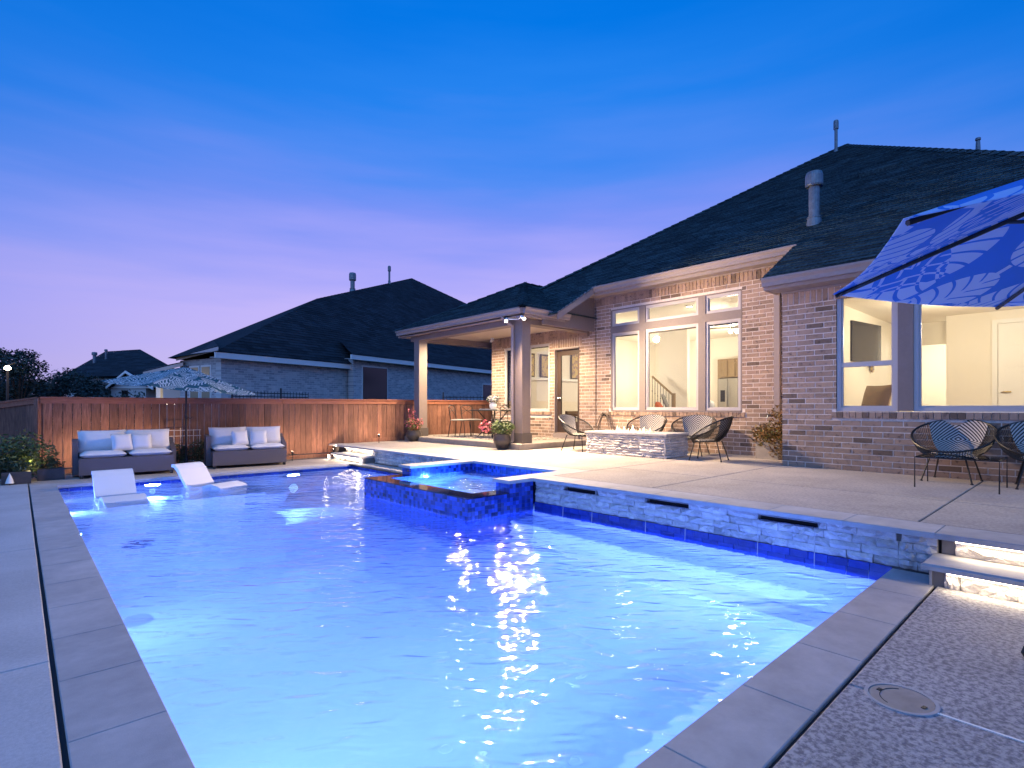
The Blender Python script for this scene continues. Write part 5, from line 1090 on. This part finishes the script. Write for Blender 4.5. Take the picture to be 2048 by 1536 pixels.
for x, y, w_, lb in ((.42, 12.35, .36, 'dark square planter box between bush and sofa'), (-.02, 12.05, .36, 'dark square planter box below the wide bush')):
    t = thing('planter_box', lb, 'planter', (x, y, 0)); q = MB(); q.bbox(-w_ / 2, w_ / 2, -.16, .16, 0, .20, .01); q.build('box', 'pot', t); q = MB(); leaf_cloud(q, (0, 0, .26), (.20, .18, .12), 300, .035, seed=int(x * 100) + 80); q.build('foliage', 'leafd', t)
pl_ = thing('path_light', 'small white cone path light in front of the dark bush', 'path light', (-.10, 11.85, 0)); q = MB(); q.lathe([(.055, .03), (.04, .09), (.0, .20), (.0, .03)], n=14); q.build('cone', 'white', pl_); q = MB(); q.tube([(0, 0, 0), (0, 0, .04)], .01); q.build('stake', 'black', pl_)
lamp('POINT', (.16, 12.28, .32), 1.6, (1, .8, .35), .03)

# ================================================================== NEIGHBOURS
nb = thing('neighbour_house', 'pale brick neighbour house with big dark roof beyond the fence', 'house', (5.19, 20.6, 0))
ux, uy = .950, .310; qx, qy = -.310, .950
def NB(t, s_, z): return (5.19 + ux * t + qx * s_, 20.6 + uy * t + qy * s_, z)
def nbox(t0, t1, s0, s1, z0, z1, name, m, parent=nb, uv=False, **k):
    q = MB(); q.add([NB(t0, s0, z0), NB(t1, s0, z0), NB(t1, s1, z0), NB(t0, s1, z0), NB(t0, s0, z1), NB(t1, s0, z1), NB(t1, s1, z1), NB(t0, s1, z1)], [(0, 3, 2, 1), (4, 5, 6, 7), (0, 1, 5, 4), (1, 2, 6, 5), (2, 3, 7, 6), (3, 0, 4, 7)])
    return q.build(name, m, parent, world=True, uvf=(lambda p: ((p.x - 5.19) * (ux - .3) + (p.y - 20.6) * (uy + .7), p.z)) if uv else None, **k)
def nwall(t0, t1, s0, z0, z1):      # brick wall facing us with true-scale courses
    q = MB(); q.add([NB(t0, s0, z0), NB(t1, s0, z0), NB(t1, s0 + .3, z0), NB(t0, s0 + .3, z0), NB(t0, s0, z1), NB(t1, s0, z1), NB(t1, s0 + .3, z1), NB(t0, s0 + .3, z1)], [(0, 3, 2, 1), (4, 5, 6, 7), (0, 1, 5, 4), (1, 2, 6, 5), (2, 3, 7, 6), (3, 0, 4, 7)])
    return q.build('wall', 'nbrick', nb, world=True, uvf=lambda p: (((p.x - 5.19) * ux + (p.y - 20.6) * uy), p.z))
nwall(0, 6.2, 0, -.1, 2.98); nwall(5.7, 31, -.45, -.1, 3.36)
q = MB(); q.add([NB(0, .3, -.1), NB(0, 2.5, -.1), NB(0, 2.5, 2.98), NB(0, .3, 2.98), NB(.3, .3, -.1), NB(.3, 2.5, -.1), NB(.3, 2.5, 2.98), NB(.3, .3, 2.98)], [(0, 1, 2, 3), (4, 7, 6, 5), (0, 3, 7, 4), (3, 2, 6, 7), (1, 5, 6, 2)]); q.build('wall', 'nbrick', nb, world=True, uvf=lambda p: (((p.x - 5.19) * qx + (p.y - 20.6) * qy), p.z))
nbox(-.4, 5.9, -.32, -.26, 2.93, 3.13, 'fascia', 'white'); nbox(-.4, 5.9, -.26, 0, 2.95, 2.97, 'soffit', 'frame'); nbox(5.2, 31, -.85, -.79, 3.30, 3.50, 'fascia', 'white'); nbox(5.2, 31, -.79, -.45, 3.32, 3.34, 'soffit', 'frame')
def nwin(t0, t1, z0, z1, s_, m='tvs', parts=1):
    f = nbox(t0, t1, s_ - .02, s_ + .05, z0, z1, 'window', 'white'); w_ = (t1 - t0 - .06) / parts
    for i in range(parts): nbox(t0 + .05 + i * w_, t0 + w_ + .01 + i * w_, s_ - .03, s_ - .021, z0 + .06, z1 - .06, 'pane', m, f)
nwin(6.2, 7.85, 1.2, 3.12, -.45); nwin(16.1, 17.6, 1.2, 2.7, -.45)
# windows in the end wall that looks left
def endwin(s0, s1, z0, z1, m):
    q = MB(); q.add([NB(-.03, s0, z0), NB(-.03, s1, z0), NB(-.03, s1, z1), NB(-.03, s0, z1), NB(.03, s0, z0), NB(.03, s1, z0), NB(.03, s1, z1), NB(.03, s0, z1)], [(0, 1, 2, 3), (4, 7, 6, 5), (0, 3, 7, 4), (3, 2, 6, 7), (1, 5, 6, 2), (0, 4, 5, 1)]); f = q.build('window', 'white', nb, world=True)
    q = MB(); q.add([NB(-.04, s0 + .06, z0 + .06), NB(-.04, s1 - .06, z0 + .06), NB(-.04, s1 - .06, z1 - .06), NB(-.04, s0 + .06, z1 - .06), NB(-.031, s0 + .06, z0 + .06), NB(-.031, s1 - .06, z0 + .06), NB(-.031, s1 - .06, z1 - .06), NB(-.031, s0 + .06, z1 - .06)], [(0, 1, 2, 3), (4, 7, 6, 5), (0, 3, 7, 4), (3, 2, 6, 7), (1, 5, 6, 2), (0, 4, 5, 1)]); q.build('pane', m, f, world=True)
M['dimwin'] = mat('curtained_glass', (.20, .20, .13), .3)
endwin(.55, 1.15, 1.3, 2.75, 'dimwin'); endwin(1.25, 1.85, 1.3, 2.75, 'dimwin'); 
sh = MB(); zn = lambda s_: 3.15 + .8 * (s_ + .35)
Pn = lambda t, s_: NB(t, s_, zn(s_))
shingles(sh, [Pn(-.4, -.35), Pn(8.2, -.35), Pn(24.5, -.35), NB(24.5 - .1, 9.4, 10.95), NB(24.6, 9.8, 11.27), Pn(4.1, 3.95)][:0] or [Pn(-.4, -.35), Pn(31, -.35), Pn(27.7, 8.6), Pn(22.3, 10.2), Pn(7.7, 4.2)], .2, .5)
shingles(sh, [NB(5.2, -.88, 3.52), NB(31, -.88, 3.52), NB(31, .9, 3.52 + .42 * 1.78), NB(6.2, .9, 3.52 + .42 * 1.78)], .2, .5)
sh.build('shingle', 'nroof', nb, world=True, kind='stuff')
q = MB(); q.poly([Pn(-.4, -.35), Pn(7.7, 4.2), NB(-.4, 2.6, 3.05)]); q.poly([NB(-.4, 2.6, 3.05), Pn(7.7, 4.2), Pn(22.3, 10.2), NB(22, 14, 3)]); q.poly([Pn(22.3, 10.2), Pn(27.7, 8.6), NB(31, 12, 3), NB(22, 14, 3)]); q.poly([Pn(27.7, 8.6), Pn(31, -.35), NB(31, 12, 3)]); q.build('roof_far_slope', 'nroof', nb, world=True)
def SC(px, d, z): s_ = (px - 1024) / 1078 * d; return (CF[0] * d + CR[0] * s_, CF[1] * d + CR[1] * s_, z)
q = MB(); q.slab([SC(436, 18.1, 3.32), SC(352, 19.8, 3.12), SC(368, 22.5, 3.55), SC(428, 21, 3.85)], .06); q.slab([SC(366, 19.6, 2.92), SC(286, 21, 2.66), SC(292, 24, 2.95), SC(366, 22.5, 3.1)], .05); q.build('porch_roof', 'nroof', nb, world=True)
q = MB()
for a, c in ((SC(436, 18.08, 3.29), SC(352, 19.78, 3.09)), (SC(366, 19.58, 2.89), SC(286, 20.98, 2.63))): q.slab([a, c, (c[0] + .03, c[1] + .05, c[2]), (a[0] + .03, a[1] + .05, a[2])], .12)
q.build('porch_fascia', 'frame', nb, world=True)
vent(NB(12.2, 6.3, zn(6.0)), 1.15, .13, .5, nb); vent(NB(17.5, 8.2, zn(8.2)), 1.25, .07, .4, nb)
def FB(name, m, px0, px1, d0, d1, z0, z1, parent):     # upright box whose front runs square across the view
    a, c = SC(px0, d0, z0), SC(px1, d0, z0); k = (CF[0] * (d1 - d0), CF[1] * (d1 - d0)); e, f = (c[0] + k[0], c[1] + k[1], z0), (a[0] + k[0], a[1] + k[1], z0); up = lambda p: (p[0], p[1], z1)
    q = MB(); q.add([a, c, e, f, up(a), up(c), up(e), up(f)], [(0, 3, 2, 1), (4, 5, 6, 7), (0, 1, 5, 4), (1, 2, 6, 5), (2, 3, 7, 6), (3, 0, 4, 7)]); return q.build(name, m, parent, world=True)
lp_ = thing('porch', 'pale neighbour porch with a lit lantern glow beyond the trellis', 'porch', SC(340, 22, 0))
FB('porch_wall', 'nbrick', 318, 400, 24, 24.4, 0, 2.3, lp_)
for a in (312, 366, 396, 418): FB('post', 'white', a, a + 9, 21.0, 21.15, 0, 2.6, lp_)
for a, c in ((376, 390), (398, 412), (423, 436)): FB('brick_pier', 'wood', a, c, 21.3, 21.5, 0, 1.72, lp_)
ln = thing('porch_lantern', 'yellow glowing lantern low on the neighbour porch', 'lantern', SC(340, 20.6, 1.43)); FB('glow_panel', 'street', 329, 350, 20.6, 20.65, 1.37, 1.44, ln); FB('cap', 'black', 328, 351, 20.58, 20.67, 1.445, 1.46, ln); lamp('POINT', SC(340, 20.4, 1.55), 20, (1, .75, .35), .05)
# iron fences beyond
def iron(x0, y0, x1, y1, z, label):
    t = thing('iron_fence', label, 'fence', (x0, y0, 0)); L_ = math.hypot(x1 - x0, y1 - y0); n = int(L_ / .12); d = Vector((x1 - x0, y1 - y0, 0)) / L_
    for zz in (z, z - .12): q = MB(); q.tube([(x0, y0, zz), (x1, y1, zz)], .014, 4); q.build('rail', 'black', t, world=True)
    for i in range(n + 1): p = Vector((x0, y0, 0)) + d * L_ * i / n; q = MB(); q.tube([(p.x, p.y, .0), (p.x, p.y, z + (.06 if i % 14 else .18))], .009 if i % 14 else .03, 4); q.build('picket' if i % 14 else 'post', 'black', t, world=True)
iron(4.9, 18.2, 7.6, 19.0, 1.72, 'black iron fence between the umbrella tip and neighbour wall'); iron(11.3, 16.0, 13.0, 15.0, 1.62, 'black iron fence seen between the patio column and brick corner')
# far house
fh_ = thing('far_house', 'far house with plain dark hipped roof above the dark hedge', 'house', (0, 42, 0))
A = [SC(118, 44, 3.7), SC(372, 43, 3.7), SC(380, 58, 3.7), SC(110, 58, 3.7)]; rdg = [SC(212, 51, 6.35), SC(280, 51, 6.75)]
sh = MB(); shingles(sh, [A[0], A[1], rdg[1], rdg[0]], .3, .8); sh.build('shingle', 'nroof', fh_, world=True, kind='stuff')
q = MB(); q.poly([A[1], A[2], rdg[1]]); q.poly([A[2], A[3], rdg[0], rdg[1]]); q.poly([A[3], A[0], rdg[0]]); q.build('roof_far_slope', 'nroof', fh_, world=True)
FB('wall', 'nbrick', 135, 360, 44.8, 57, 0, 3.7, fh_)
vent(SC(189, 47.5, 4.9), 1.25, .13, .3, fh_); vent(SC(212, 48.5, 5.5), 1.0, .08, .2, fh_)
gh = thing('gabled_house', 'small white gabled wing with one dark window beyond the umbrella', 'house', SC(250, 33, 0))
FB('wall', 'nbrick', 222, 292, 33, 37, 0, 2.62, gh)
a, b_, c = SC(222, 33, 2.62), SC(292, 33, 2.62), SC(250, 33, 3.36); q = MB(); k = (CF[0] * .3, CF[1] * .3); q.add([a, b_, c] + [(p[0] + k[0], p[1] + k[1], p[2]) for p in (a, b_, c)], [(0, 1, 2), (5, 4, 3), (0, 3, 4, 1), (1, 4, 5, 2), (2, 5, 3, 0)]); q.build('gable', 'nbrick', gh, world=True)
q = MB(); e = lambda p, d=4.4: (p[0] + CF[0] * d, p[1] + CF[1] * d, p[2]); l_, r_, c = SC(212, 32.6, 2.50), SC(304, 32.6, 2.45), SC(250, 32.6, 3.46); q.slab([l_, c, e(c), e(l_)], .1); q.slab([c, r_, e(r_), e(c)], .1); q.build('roof', 'nroof', gh, world=True)
q = MB(); l_, r_, c = SC(211, 32.5, 2.5), SC(305, 32.5, 2.45), SC(250, 32.5, 3.47); q.slab([l_, c, e(c, .08), e(l_, .08)], .14); q.slab([c, r_, e(r_, .08), e(c, .08)], .14); q.build('rake_board', 'white', gh, world=True); FB('fascia', 'white', 218, 300, 32.9, 32.97, 2.42, 2.5, gh)
FB('window', 'tvs', 243, 254, 32.9, 32.98, 1.85, 2.3, gh)
# ================================================================== TREES
def tree(label, loc, H_, rad, n, size, m, seed, low=.35, lobes=7, group=None):
    t = thing('tree', label, 'tree', loc, 0, group); rg = random.Random(seed)
    q = MB(); q.tube([(0, 0, -.1), (rg.uniform(-.1, .1), 0, H_ * .3), (rg.uniform(-.2, .2), rg.uniform(-.2, .2), H_ * .75)], .13 * H_ / 6, 8, r2=.03)
    cs = []
    for k in range(lobes):
        a = rg.uniform(0, 6.28); rr = rad * rg.uniform(.15, .7); z = H_ * rg.uniform(low, .88); c = (rr * math.cos(a), rr * math.sin(a), z); cs.append(c); q.tube([(0, 0, H_ * .25), (c[0] * .5, c[1] * .5, z * .8), c], .04 * H_ / 6, 6, r2=.012)
    q.build('trunk', 'bark', t); q = MB()
    for k, c in enumerate(cs): f = rg.uniform(.32, .6); leaf_cloud(q, c, (rad * f, rad * f, rad * f * .8), n // lobes, size, seed=seed * 31 + k, gap=1.2)
    q.build('crown', m, t)
tree('feathery tree with upright twigs beside the street lamp', SC(40, 22, 0), 4.1, .95, 2400, .07, 'leafb', 3, .45, 9)
tree('dark tree at the picture edge behind the fence', SC(-25, 21, 0), 3.4, 1.5, 3200, .08, 'leafb', 5, .3)
for i, (px, d, H_, rad, lb) in enumerate([(70, 26, 3.15, 1.8, 'low dark tree next to the feathery tree'), (118, 30, 3.3, 2.0, 'rounded dark tree in the middle of the hedge row'), (165, 33, 3.3, 2.0, 'dark tree before the slope of the far roof'), (205, 36, 3.0, 1.9, 'dark tree beside the white gabled wing'), (20, 24, 2.7, 1.7, 'squat dark tree straight above the fence corner')]):
    tree(lb, SC(px, d, 0), H_, rad, 3600, .10, 'leafb', 11 + i, .2, 9, 'trees beyond the fence')
hd = MB()
for i in range(16): leaf_cloud(hd, SC(-160 + i * 28, 28 + (i % 3) * 2, 1.1 + .25 * math.sin(i * 1.7)), (1.3, 1.3, 1.0), 650, .11, seed=200 + i)
for i in range(40): leaf_cloud(hd, SC(-300 + i * 32, 80, 2.6 + 1.2 * math.sin(i * 1.3) * math.sin(i * .4)), (2.6, 2.6, 2.0), 160, .3, seed=300 + i)
hd.build('hedge_foliage', 'leafb', kind='stuff')
sl = thing('street_lamp', 'glowing street lamp in front of the dark trees', 'street lamp', SC(15, 19.5, 0)); zl = 1.25 + 79 / 1078 * 19.5
q = MB(); q.tube([(0, 0, -.1), (0, 0, zl + .1), (.2, 0, zl + .2)], .04, 8); q.build('pole', 'black', sl); q = MB(); q.lathe([(0, -.09), (.09, -.05), (.10, 0), (.06, .07), (0, .09)], (0, 0, zl)); q.build('globe', 'street', sl, smooth=True)
lamp('POINT', SC(15, 19.1, zl), 40, (1, .75, .45), .12)
